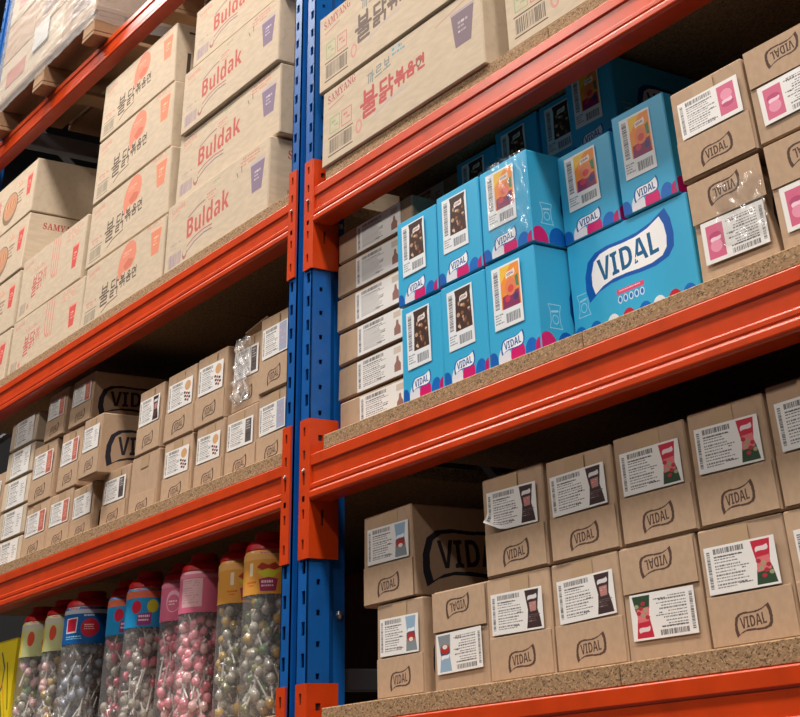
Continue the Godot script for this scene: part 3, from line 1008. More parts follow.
func build_rack() -> void:
	var post := post_mesh(4.9)
	var names := ["blue steel rack frame at the far end beside the wrapped pallet", "blue slotted steel rack frame standing between the two bays in the middle", "blue steel rack frame at the near end of the right bay"]
	var xs := [CENTRE - BAY, CENTRE, CENTRE + BAY]
	for i in 3:
		var f := thing("rack_frame", names[i], "rack frame", Vector3(xs[i], 0, 0), "rack frames")
		part("front_post", post, M.blue, f)
		var rear := part("rear_post", post, M.blue, f, Vector3(0, 0, -1.05))
		rear.rotation.y = PI
		for z in [-0.045, -1.005]:
			part("foot_plate", box_mesh(Vector3(0.14, 0.008, 0.13), 0.001), M.blue, f, Vector3(0, 0.004, z))
		var y := 0.25
		var k := 0
		while y < 4.6:
			part("brace", box_mesh(Vector3(0.03, 0.035, 0.88), 0.002), M.galvanised, f, Vector3(0, y, -0.525))
			if y + 0.75 < 4.7:
				var a := Vector3(0.0, y + 0.04, -0.09)
				var b := Vector3(0.0, y + 0.71, -0.96)
				if k % 2 == 0:
					a = Vector3(0.0, y + 0.71, -0.09)
					b = Vector3(0.0, y + 0.04, -0.96)
				part("brace", rod_mesh(a, b, 0.014, 8), M.galvanised, f)
			part("bolt", sphere_mesh(0.008, 4, 8), M.steel, f, Vector3(0.042, y + 0.1, -0.078))
			y += 0.75
			k += 1
	# beams
	var word := ["top", "upper", "middle", "lower"]
	for bay in 2:
		for lv in 4:
			beam(bay, lv, "orange steel beam at the front of the %s shelf, %s bay" % [word[lv], "left" if bay == 0 else "right"], true)
			beam(bay, lv, "orange steel beam at the back of the %s shelf, %s bay" % [word[lv], "left" if bay == 0 else "right"], false)
	# chipboard decks; the top of the left bay carries bare pallets
	for bay in 2:
		for lv in [1, 2, 3]:
			var x0: float = xs[bay] + (0.062 if bay == 0 else 0.098)
			var x1: float = xs[bay + 1] - (0.062 if bay == 0 else 0.07)
			var d := thing("shelf_board", "brown chipboard deck of the %s shelf in the %s bay" % [word[lv], "left" if bay == 0 else "right"], "shelf board", Vector3((x0 + x1) / 2, LEVELS[lv] - 0.067, -0.524), "chipboard decks")
			var cuts := 3
			for c in cuts:
				var wd := (x1 - x0) / cuts
				part("panel", box_mesh(Vector3(wd - 0.002, 0.027, 1.04), 0.0015), M.chip, d, Vector3((c - (cuts - 1) * 0.5) * wd, 0.0135, 0))
	# grey support bar under the wrapped pallet
	var bar := thing("support_bar", "grey steel bar running front to back under the wrapped pallet", "support bar", Vector3(-2.27, LEVELS[0] - 0.067 - 0.062, -0.525))
	part("bar", box_mesh(Vector3(0.05, 0.06, 0.94), 0.003), M.galvanised, bar, Vector3(0, 0.031, 0))
	for z in [0.465, -0.465]:
		part("bracket", box_mesh(Vector3(0.07, 0.03, 0.02), 0.002), M.galvanised, bar, Vector3(0, 0.045, z))

func beam(bay: int, lv: int, label: String, front: bool) -> void:
	var top: float = LEVELS[lv] - 0.067
	var x0 := CENTRE - BAY + 0.056 if bay == 0 else CENTRE + 0.056
	var x1 := CENTRE - 0.056 if bay == 0 else CENTRE + BAY - 0.056
	var t := thing("shelf_beam", label, "beam", Vector3((x0 + x1) / 2, top - 0.083, 0.0 if front else -1.05), "orange beams")
	if not front:
		t.rotation.y = PI
	var L := (x1 - x0) / 2
	var prof := [Vector2(-0.048, 0.083), Vector2(-0.0035, 0.083), Vector2(-0.0012, 0.0822), Vector2(0.0, 0.080), Vector2(0.0, 0.0632), Vector2(-0.0012, 0.0616), Vector2(-0.0038, 0.0604), Vector2(-0.0042, 0.0590), Vector2(-0.0042, 0.0315), Vector2(-0.0036, 0.0300), Vector2(-0.0004, 0.0286), Vector2(0.0006, 0.0270), Vector2(0.0006, 0.0215), Vector2(-0.0006, 0.0198), Vector2(-0.0012, 0.0186), Vector2(-0.0004, 0.0172), Vector2(0.0020, 0.0155), Vector2(0.0030, 0.0125), Vector2(0.0030, 0.006), Vector2(0.0016, 0.0022), Vector2(-0.0015, 0.0004), Vector2(-0.004, 0.0), Vector2(-0.046, 0.0), Vector2(-0.048, 0.002)]
	part("rail", extrude_x(prof, -L, L, true), M.orange, t)
	for s in [-1, 1]:
		var c := Tris.new()
		var y0: float = 0.083 + 0.067 - 0.249
		var holes := []
		for y in [0.025, 0.077, 0.183, 0.226]:
			holes.append(Rect2(0.0135, y - 0.0085, 0.008, 0.017))
		holes.append(Rect2(0.0125, 0.099, 0.010, 0.010))
		holes.append(Rect2(0.0135, 0.128, 0.008, 0.026))
		var side_holes := [Rect2(0.019, 0.208, 0.011, 0.011), Rect2(0.0275, 0.056, 0.006, 0.028)]
		# front flange over the post face, then the side flange beside the post, with a rounded corner
		var inner: float = s * (L + 0.0365)
		var outer: float = s * (L + 0.003)
		var u := Vector3(-s, 0, 0)
		plate(c, Vector3(inner, y0, 0.0045), u, Vector3.UP, Vector3(0, 0, 1), 0.0335, 0.249, 0.004, holes)
		plate(c, Vector3(outer, y0, 0.0045) , Vector3(-s * 0.7071, 0, -0.7071), Vector3.UP, Vector3(-s * 0.7071, 0, 0.7071), 0.0042, 0.249, 0.003, [])
		plate(c, Vector3(s * L, y0, 0.0015), Vector3(0, 0, -1), Vector3.UP, Vector3(-s, 0, 0), 0.068, 0.249, 0.004, side_holes)
		part("connector", c.done(), M.orange, t)
		# dark hooks that show in the holes
		var hooks := Tris.new()
		for hole: Rect2 in holes:
			var hx: float = inner - s * (hole.position.x + hole.size.x * 0.5)
			hooks.box(Vector3(hx - hole.size.x * 0.47, y0 + hole.position.y + 0.0005, 0.0006), Vector3(hx + hole.size.x * 0.47, y0 + hole.end.y - 0.0005, 0.0016))
		for hole: Rect2 in side_holes:
			var hz := 0.0015 - hole.position.x - hole.size.x * 0.5
			var hx2: float = s * (L + 0.0030)
			hooks.box(Vector3(hx2 - 0.0006, y0 + hole.position.y + 0.0005, hz - hole.size.x * 0.47), Vector3(hx2 + 0.0006, y0 + hole.end.y - 0.0005, hz + hole.size.x * 0.47))
		part("hooks", hooks.done(), M.dark_steel, t)
		# steel safety pin through the flange
		part("safety_pin", rod_mesh(Vector3(s * (L + 0.0185), 0.068 + y0 + 0.085, 0.002), Vector3(s * (L + 0.0185), 0.068 + y0 + 0.088, 0.007), 0.0035, 8), M.steel, t)
	if front and bay == 1 and lv == 3:
		for q in [[0.150, 0.035, 0.010], [0.31, 0.09, 0.008], [0.498, 0.062, 0.008]]:
			var x: float = q[0] + 0.06 - (x0 + x1) / 2
			part("sticker_scrap", box_mesh(Vector3(q[1], q[2], 0.0006), 0.0001), M.chip_white, t, Vector3(x, 0.083 - 0.006 - q[2] * 0.5, -0.0004))
	if front and bay == 0 and lv == 2:
		for q in [[-0.42, 0.081, 0.012], [-1.02, 0.078, 0.006], [-1.12, 0.072, 0.005], [-1.53, 0.079, 0.005]]:
			part("paint_chip", box_mesh(Vector3(q[2], 0.006, 0.0006), 0.0001), M.chip_white, t, Vector3(q[0] - (x0 + x1) / 2, q[1] - 0.005, -0.0004))

# ---------------------------------------------------------------- cartons
# kraft carton: body, printed flap, sticker, tape. turned = standing on its head
func kraft_carton(x0: float, x1: float, y0: float, y1: float, z: float, kind: String, label: String, group: String, turned := false, opts := {}) -> Node3D:
	var w := x1 - x0 - 0.001
	var h := y1 - y0 - 0.0006
	var d: float = opts.get("depth", 0.36)
	var t := thing("kraft_carton", label, "carton", Vector3((x0 + x1) / 2, y0 + 0.0003, z - d / 2), group)
	var g := RandomNumberGenerator.new()
	g.seed = hash(label)
	var moved := {}
	for sx in [-1, 1]:
		for sz in [-1, 1]:
			moved[Vector3i(sx, 1, sz)] = Vector3(g.randf_range(-0.0012, 0.0008) * sx, -g.randf_range(0, 0.0015), g.randf_range(-0.003, 0.0) * sz)
	if opts.has("moved"):
		moved.merge(opts.moved, true)
	var m: Material = M["kraft%d" % (g.randi() % 4)]
	part("body", bevel_box(Vector3(w, h, d), 0.0022, moved, true), [m, m, M.kraft_side], t, Vector3(0, h / 2, 0))
	var fz := d / 2
	if opts.get("plain", false):
		part("packing_tape", box_mesh(Vector3(0.045, h * 0.2, 0.0006), 0.0001), M.tape, t, Vector3(0, h * 0.87, fz + 0.0002))
		part("flap", bevel_box(Vector3(w * 0.95, h * 0.36, 0.0016), 0.0004, {}, true), [m, M.flap, m], t, Vector3(0, h * 0.19, fz + 0.0005))
		return t
	var flap_h := h * 0.40
	var flap_y := h * 0.02 + flap_h / 2
	var st_y := h * 0.635
	if turned:
		flap_y = h - flap_y
		st_y = h - st_y
	var fm := bevel_box(Vector3(w * 0.965, flap_h, 0.0016), 0.0004, {}, true)
	part("flap", fm, [m, M.flap_turned if turned else M.flap, m], t, Vector3(0, flap_y, fz + 0.0006))
	part("packing_tape", box_mesh(Vector3(w * 0.3, h * 0.2, 0.0005), 0.0001), M.tape, t, Vector3(g.randf_range(-0.01, 0.01), h * 0.872, fz + 0.0001))
	var sw: float = w * 0.82
	var sh: float = h * 0.395
	var curl: String = opts.get("curl", "")
	var lift := no_lift
	if curl == "left":
		lift = func(u: float, v: float) -> Vector3:
			var k: float = max(0.0, v - u * 1.6 - 0.55)
			return Vector3(k * 0.016, k * 0.03, k * 0.035)
	var sm := sheet(sw, sh, 8, 6, lift)
	var st := part("label_sticker", sm, M["sticker_" + kind], t, Vector3(w * g.randf_range(-0.02, 0.02), st_y, fz + 0.0019))
	st.rotation.z = g.randf_range(-0.02, 0.02) + (PI if turned else 0.0)
	t.rotation.y = g.randf_range(-0.006, 0.006)
	return t

func blue_carton(x0: float, x1: float, y0: float, y1: float, z: float, warm: bool, label: String, group: String, opts := {}) -> Node3D:
	var w := x1 - x0 - 0.001
	var h := y1 - y0 - 0.0006
	var d: float = opts.get("depth", 0.32)
	var t := thing("blue_carton", label, "carton", Vector3((x0 + x1) / 2, y0 + 0.0003, z - d / 2), group)
	var g := RandomNumberGenerator.new()
	g.seed = hash(label)
	var moved := {}
	for sx in [-1, 1]:
		moved[Vector3i(sx, 1, 1)] = Vector3(0, -g.randf_range(0, 0.0015), -g.randf_range(0, 0.003))
	part("body", bevel_box(Vector3(w, h, d), 0.0020, moved, true), [M.sky, M.sky_long if opts.get("long", false) else M.sky_front, M.sky_side], t, Vector3(0, h / 2, 0))
	if not opts.get("long", false):
		var st := part("label_sticker", sheet(w * 0.58, h * 0.60, 2, 2, no_lift), M.product_orange if warm else M.product_chocolate, t, Vector3(-w * 0.06, h * 0.62, d / 2 + 0.0008))
		st.rotation.z = g.randf_range(-0.015, 0.015)
	t.rotation.y = g.randf_range(-0.006, 0.006)
	return t

func noodle_carton(x0: float, x1: float, y0: float, y1: float, z: float, kind: String, label: String, group: String, opts := {}) -> Node3D:
	var w := x1 - x0 - 0.001
	var h := y1 - y0 - 0.0006
	var d: float = opts.get("depth", 0.40)
	var t := thing("noodle_carton", label, "carton", Vector3((x0 + x1) / 2, y0 + 0.0003, z - d / 2), group)
	var g := RandomNumberGenerator.new()
	g.seed = hash(label)
	var moved := {}
	for sx in [-1, 1]:
		for sy in [-1, 1]:
			moved[Vector3i(sx, sy, 1)] = Vector3(g.randf_range(-0.003, 0.001) * sx, g.randf_range(0, 0.002) * -sy, g.randf_range(-0.006, 0.0))
	var m: Material = M["pale%d" % (g.randi() % 4)]
	t.position.z += g.randf_range(-0.007, 0.005)
	part("body", bevel_box(Vector3(w, h, d), 0.003, moved, true), [m, M["print_" + kind], M.noodle_side if opts.get("side_print", true) else m], t, Vector3(0, h / 2, 0))
	if opts.get("hand_hole", false):
		part("torn_tab", box_mesh(Vector3(0.001, 0.006, 0.05), 0.0002), M.kraft_dark, t, Vector3(w / 2 + 0.0003, h * 0.86, d / 2 - 0.07))
		part("torn_tab", box_mesh(Vector3(0.001, 0.07, 0.012), 0.0002), M.kraft_dark, t, Vector3(w / 2 + 0.0003, h * 0.34, d / 2 - 0.05))
	t.rotation.y = g.randf_range(-0.004, 0.004)
	return t

func flat_carton(x0: float, x1: float, y0: float, y1: float, z: float, kind: String, label: String, group: String, span: Vector2, col := "kraft1", depth := 0.36) -> Node3D:
	var w := x1 - x0 - 0.001
	var h := y1 - y0 - 0.0008
	var t := thing("flat_carton", label, "carton", Vector3((x0 + x1) / 2, y0 + 0.0004, z - depth / 2), group)
	var g := RandomNumberGenerator.new()
	g.seed = hash(label)
	var moved := {}
	for sx in [-1, 1]:
		moved[Vector3i(sx, 1, 1)] = Vector3(0, -g.randf_range(0, 0.0015), -g.randf_range(0, 0.004))
		moved[Vector3i(sx, -1, 1)] = Vector3(0, g.randf_range(0.002, 0.004), 0)
	part("body", bevel_box(Vector3(w, h, depth), 0.003, moved, true), M[col], t, Vector3(0, h / 2, 0))
	var sw := (span.y - span.x) * w
	part("label_sticker", sheet(sw, h * 0.86, 2, 2, no_lift), M["sticker_" + kind], t, Vector3(((span.x + span.y) * 0.5 - 0.5) * w, h * 0.5, depth / 2 + 0.0008))
	t.rotation.y = g.randf_range(-0.008, 0.008)
	return t

const B3 := 1.703   # top of the lower decks
const B2 := 2.149
const B1 := 2.703

func build_rear_rows() -> void:
	var deck := [B1, B2, B3]
	var word := ["upper", "middle", "lower"]
	for bay in 2:
		for lv in 3:
			for k in 4:
				var x0 := (-2.56 if bay == 0 else 0.06) + k * 0.615
				var hh: float = [0.62, 0.38, 0.28][lv]
				var w := 0.60
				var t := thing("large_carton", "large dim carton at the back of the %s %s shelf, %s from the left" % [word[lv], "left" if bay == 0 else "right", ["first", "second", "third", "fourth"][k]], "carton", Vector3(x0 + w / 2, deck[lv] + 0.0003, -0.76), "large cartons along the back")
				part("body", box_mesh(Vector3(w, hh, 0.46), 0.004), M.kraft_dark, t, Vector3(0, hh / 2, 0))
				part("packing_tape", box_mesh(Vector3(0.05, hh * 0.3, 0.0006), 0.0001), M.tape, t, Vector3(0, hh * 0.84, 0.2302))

func build_lower_right_shelf() -> void:
	var g := "kraft cartons on the lower right shelf"
	var z := -0.05
	var s := 1.846
	kraft_carton(0.176, 0.327, B3, s, z, "ring", "kraft carton with blue ring label, bottom left of lower right shelf", g)
	kraft_carton(0.353, 0.511, B3, s, z, "ring", "upside-down kraft carton with blue ring label, second in the bottom row", g, true)
	kraft_carton(0.512, 0.677, B3, s, z, "chocolate", "kraft carton with dark brown bag label, third in the lower right bottom row", g)
	kraft_carton(0.681, 0.844, B3, s, z, "chocolate", "kraft carton with dark brown bag label, fourth in the lower right bottom row", g)
	kraft_carton(0.846, 1.012, B3, s, z, "melon", "upside-down kraft carton with curling red and green bag label", g, true)
	kraft_carton(1.014, 1.178, B3, s, z, "melon", "kraft carton with flat red and green bag label, bottom row right", g)
	kraft_carton(1.180, 1.342, B3, s, z, "melon", "kraft carton cut by the right picture edge, lower right bottom row", g)
	kraft_carton(0.134, 0.304, s, 1.994, z, "ring", "lone kraft carton with dark side emblem, top left of lower right shelf", g, false, {"moved": {Vector3i(1, 1, 1): Vector3(-0.004, 0, 0), Vector3i(1, -1, 1): Vector3(0.003, 0.002, -0.002)}})
	kraft_carton(0.516, 0.680, s, 1.995, z, "chocolate", "kraft carton with peeling brown bag label, left end of top row", g, false, {"curl": "left"})
	kraft_carton(0.690, 0.854, s, 1.991, z, "chocolate", "kraft carton with brown bag label, second from left in top row", g)
	kraft_carton(0.861, 1.022, s, 1.994, z, "melon", "kraft carton with red bag label, third from left in top row", g)
	kraft_carton(1.028, 1.184, s, 1.996, z, "melon", "kraft carton with red bag label, fourth from left in top row", g)
	kraft_carton(1.187, 1.345, s, 2.0, z, "melon", "kraft carton at the right picture edge, lower right top row", g)

func build_middle_right_shelf() -> void:
	var gf := "flat kraft cartons stacked beside the post"
	var ys := [2.149, 2.219, 2.2885, 2.3575, 2.4295, 2.502, 2.571]
	var order := ["sixth, on the board", "fifth", "fourth", "third", "second", "topmost"]
	var shift := [0.010, 0.002, 0.004, -0.003, 0.0, 0.004]
	for i in 6:
		flat_carton(0.019 + shift[i] + 0.004, 0.322, ys[i], ys[i + 1], -0.06, "bottle", "flat kraft carton with white label beside blue post, %s from the top" % order[i] if i < 5 else "flat kraft carton with white label beside blue post, topmost of the stack", gf, Vector2(0.26 + shift[i], 0.86), "kraft%d" % (i % 4))
	flat_carton(0.06, 0.30, 2.571, 2.655, -0.2, "plain", "dim kraft carton lying behind the top of the flat stack", gf, Vector2(0.3, 0.8), "kraft1", 0.25)
	var g := "sky-blue cartons on the middle right shelf"
	var z := -0.012
	blue_carton(0.337, 0.472, B2, 2.323, z, false, "sky-blue carton with brown label, bottom row beside the flat cartons", g)
	blue_carton(0.473, 0.612, B2, 2.325, z, false, "sky-blue carton with brown label, second in the bottom row", g)
	blue_carton(0.613, 0.758, B2, 2.328, z, true, "sky-blue carton with orange label, third in the bottom row", g)
	blue_carton(0.330, 0.468, 2.326, 2.494, z, false, "sky-blue carton with brown label, leftmost of the upper row", g)
	blue_carton(0.471, 0.611, 2.328, 2.501, z, false, "sky-blue carton with brown label, second in the upper row", g)
	var filmed := blue_carton(0.615, 0.761, 2.330, 2.502, z, true, "sky-blue carton with orange label under torn clear film, third in upper row", g)
	var f := RandomNumberGenerator.new()
	f.seed = 5
	var fn := FastNoiseLite.new()
	fn.frequency = 1.6
	fn.seed = 4
	var crumple := func(u: float, v: float) -> Vector3:
		var k := fn.get_noise_2d(u * 1.6, v * 2.0)
		return Vector3(k * 0.004, 0, 0.004 + absf(fn.get_noise_2d(v * 1.3 + 9.0 + u, u * 2.4)) * 0.010)
	part("clear_film", sheet(0.115, 0.15, 16, 16, crumple), M.film, filmed, Vector3(0.018, 0.095, 0.16))
	var bagn := func(u: float, v: float) -> Vector3:
		return Vector3(0, absf(fn.get_noise_2d(u * 9.0, v * 9.0)) * 0.02 + 0.012 * sin(u * PI), fn.get_noise_2d(u * 5.0 + 3.0, v * 6.0) * 0.03)
	var bag := thing("plastic_film", "crumpled scrap of clear plastic film on top of the sky-blue cartons", "plastic film", Vector3(0.60, 2.502, -0.08))
	part("film", sheet(0.13, 0.03, 18, 8, bagn), M.film, bag, Vector3(0, 0.016, 0))
	blue_carton(0.764, 1.074, B2, 2.331, -0.084, false, "long sky-blue carton showing the big white maker's emblem", g, {"long": true, "depth": 0.30})
	blue_carton(0.764, 0.914, 2.331, 2.496, -0.084, true, "sky-blue carton with orange label, left one on the long carton", g, {"depth": 0.30})
	blue_carton(0.924, 1.060, 2.331, 2.512, -0.082, true, "sky-blue carton with orange label, right one on the long carton", g, {"depth": 0.30})
	var gb := "sky-blue cartons of the shaded third tier"
	blue_carton(0.766, 0.900, 2.498, 2.664, -0.125, true, "shaded sky-blue carton with side emblem on the third tier, rightmost", gb, {"depth": 0.26})
	blue_carton(0.625, 0.762, 2.503, 2.668, -0.172, false, "shaded sky-blue carton on the third tier, second from right", gb, {"depth": 0.26})
	blue_carton(0.478, 0.618, 2.503, 2.668, -0.172, false, "shaded sky-blue carton on the third tier, third from right", gb, {"depth": 0.26})
	blue_carton(0.335, 0.474, 2.503, 2.650, -0.172, false, "shaded sky-blue carton on the third tier, leftmost above the brown stack", gb, {"depth": 0.26})
	var gk := "kraft cartons with pink labels"
	var dented := kraft_carton(1.132, 1.294, B2, 2.308, -0.025, "pink", "dented upside-down kraft carton with pink label beside the long blue carton", gk, true, {"moved": {Vector3i(1, 1, 1): Vector3(-0.030, -0.006, -0.012), Vector3i(-1, 1, 1): Vector3(0.0, -0.004, -0.006)}})
	part("clear_film", sheet(0.10, 0.09, 14, 14, crumple), M.film, dented, Vector3(0.025, 0.09, 0.178))
	kraft_carton(1.298, 1.461, B2, 2.312, -0.025, "pink", "upside-down kraft carton with pink label at the right edge, lower tier", gk, true)
	kraft_carton(1.126, 1.292, 2.311, 2.464, -0.025, "pink", "upright kraft carton with pink label on top of the dented one", gk)
	kraft_carton(1.297, 1.461, 2.313, 2.467, -0.025, "pink", "upside-down kraft carton with pink label at the right edge, upper tier", gk, true)

func build_upper_right_shelf() -> void:
	var g := "noodle cartons on the upper right shelf"
	noodle_carton(0.052, 0.684, B1, 2.891, 0.0, "carbonara", "pale noodle carton with red lettering on the upper right board by post", g, {"depth": 0.42, "side_print": false})
	noodle_carton(0.034, 0.664, 2.893, 3.095, 0.004, "carbonara_small", "pale noodle carton with grey lettering resting on the red lettered one", g, {"depth": 0.42})
	noodle_carton(0.738, 1.36, B1, 2.892, -0.004, "carbonara", "pale noodle carton at the top right, second on the upper right board", g, {"depth": 0.42})
	noodle_carton(0.735, 1.36, 2.893, 3.09, -0.004, "carbonara_small", "pale noodle carton stacked on the second carton of the upper right board", g, {"depth": 0.42})

func build_upper_left_shelf() -> void:
	var z := -0.03
	var k := "cartons with red latin lettering"
	noodle_carton(-0.822, -0.243, B1, 2.903, z + 0.006, "buldak", "pale carton lettered Buldak, lowest of its stack beside the post", k)
	noodle_carton(-0.816, -0.224, 2.905, 3.102, z, "buldak", "pale carton lettered Buldak, second from the board beside the post", k, {"side_print": false})
	noodle_carton(-0.802, -0.228, 3.105, 3.302, z, "buldak", "pale carton lettered Buldak, third from the board beside the post", k, {"side_print": false})
	noodle_carton(-0.768, -0.195, 3.305, 3.498, z, "buldak", "pale carton lettered Buldak, topmost of its stack beside the post", k, {"side_print": false})
	var o := "cartons with black brush lettering"
	noodle_carton(-1.398, -0.847, B1, 2.895, z, "brush", "pale carton with black brush lettering and orange cup, lowest of four", o, {"side_print": false})
	noodle_carton(-1.448, -0.866, 2.905, 3.107, z, "brush", "pale carton with black brush lettering and orange cup, second from board", o, {"side_print": false})
	noodle_carton(-1.446, -0.884, 3.110, 3.320, z, "brush", "pale carton with black brush lettering and orange cup, third from board", o, {"side_print": false})
	noodle_carton(-1.451, -0.900, 3.323, 3.526, z, "brush", "pale carton with black brush lettering and torn side tab, topmost of four", o, {"side_print": false, "hand_hole": true})
	var r := "cartons with red stripes"
	noodle_carton(-2.005, -1.418, B1, 2.887, z, "stripe", "pale carton with red stripes and red cup, on the upper left board", r, {"side_print": false})
	noodle_carton(-2.020, -1.475, 2.890, 3.098, z, "stripe", "pale carton with red stripes and red cup, on top of its twin", r, {"side_print": false})
	var q := "cartons with a noodle bowl"
	var ys := [B1, 2.886, 3.081, 3.284, 3.488]
	var which := ["lowest of its stack", "second of its stack", "third of its stack", "topmost of its stack"]
	for i in 4:
		noodle_carton(-2.585, -2.036, ys[i], ys[i + 1] - 0.002, z, "bowl", "pale carton with noodle bowl print at the left edge, " + which[i], q, {"depth": 0.42, "side_print": i != 3})

func build_middle_left_shelf() -> void:
	var z := -0.05
	var a := "kraft cartons, bottom row of the middle left shelf"
	var t := 2.293
	kraft_carton(-0.306, -0.166, B2, t + 0.008, z, "lilac", "kraft carton with lilac label, bottom row beside the post", a)
	kraft_carton(-0.455, -0.308, B2, t, z, "darkpanel", "kraft carton with dark grey panel label, bottom row, second from post", a)
	kraft_carton(-0.610, -0.468, B2, t, z, "pepper", "kraft carton with dark pieces on label, bottom row, third from post", a)
	kraft_carton(-0.786, -0.630, B2, t, z, "pepper", "kraft carton with dark pieces on label, bottom row, fourth from post", a)
	kraft_carton(-0.974, -0.815, B2, t, z, "plain", "kraft carton without a label in the middle left bottom row", a, false, {"plain": true})
	kraft_carton(-1.148, -0.990, B2, t - 0.005, z, "darkpanel", "kraft carton with dark grey panel label, left of the unlabelled carton", a)
	kraft_carton(-1.350, -1.205, B2, 2.283, z, "plain", "kraft carton with pale label under the pulled-out carton", a)
	kraft_carton(-1.518, -1.354, B2, t, z, "redstrip", "kraft carton with red strip label, bottom row, right of the similar pair", a)
	kraft_carton(-1.702, -1.524, B2, t, z, "redstrip", "kraft carton with red strip label, bottom row beside the flat stack", a)
	kraft_carton(-2.100, -1.936, B2, t, z, "redstrip", "kraft carton at the far left edge, bottom row", a)
	var j := "kraft cartons, second row of the middle left shelf"
	kraft_carton(-0.305, -0.163, 2.302, 2.470, z, "lilac", "kraft carton with lilac label, second row beside the post", j)
	var torn := kraft_carton(-0.452, -0.310, t, 2.455, z - 0.01, "darkpanel", "torn kraft carton with crumpled film, second from the post in second row", j)
	var fn := FastNoiseLite.new()
	fn.frequency = 1.4
	fn.seed = 12
	var crumple := func(u: float, v: float) -> Vector3:
		return Vector3(fn.get_noise_2d(v * 3.0, u * 2.0) * 0.012, fn.get_noise_2d(u * 2.0, v * 2.0 + 7.0) * 0.008, 0.003 + absf(fn.get_noise_2d(u * 3.4, v * 3.0)) * 0.022)
	part("torn_film", sheet(0.08, 0.145, 14, 20, crumple), M.wrapper, torn, Vector3(-0.015, 0.088, 0.18))
	part("open_flap", box_mesh(Vector3(0.09, 0.002, 0.05), 0.0004), M.kraft2, torn, Vector3(0.02, 0.171, 0.15)).rotation = Vector3(-0.5, 0.0, 0.25)
	kraft_carton(-0.628, -0.473, t, 2.455, z, "pepper", "kraft carton with dark pieces on label, second row, left of the torn one", j)
	kraft_carton(-0.796, -0.632, t, 2.452, z, "pepper", "kraft carton with dark pieces on label, second row, third from the torn one", j)
	kraft_carton(-0.962, -0.817, t, 2.450, z, "chocolate", "kraft carton with brown label, left end of the second row by post", j)
	kraft_carton(-1.236, -1.110, 2.283, 2.431, -0.012, "plain", "pulled-out kraft carton showing its black side emblem", j, false, {"depth": 0.34})
	kraft_carton(-1.485, -1.340, t, 2.447, z, "redstrip", "kraft carton with red strip label, second row behind the pulled-out one", j)
	kraft_carton(-1.702, -1.530, t, 2.451, z, "redstrip", "kraft carton with red strip label, second row beside the flat stack", j)
	kraft_carton(-2.100, -1.936, t, 2.432, z, "darkpanel", "kraft carton at the far left edge, second row", j)
	var i := "kraft cartons, shaded third row of the middle left shelf"
	kraft_carton(-1.450, -1.292, 2.452, 2.582, z, "redstrip", "shaded kraft carton with side emblem in the third row, right one", i)
	kraft_carton(-1.634, -1.486, 2.452, 2.582, z, "redstrip", "shaded kraft carton with red strip label in the third row, left one", i)
	var f := "flat pale cartons stacked at the left"
	var ys := [B2, 2.228, 2.309, 2.391, 2.476, 2.562]
	var which := ["lowest", "second from the board", "middle one", "fourth from the board", "topmost"]
	for k in 5:
		flat_carton(-1.928, -1.717 + 0.003 * (k % 2), ys[k], ys[k + 1], z, "plain", "small flat carton with white label at far left, %s of five" % which[k], f, Vector2(0.2, 0.9), "pale%d" % (k % 4), 0.3)

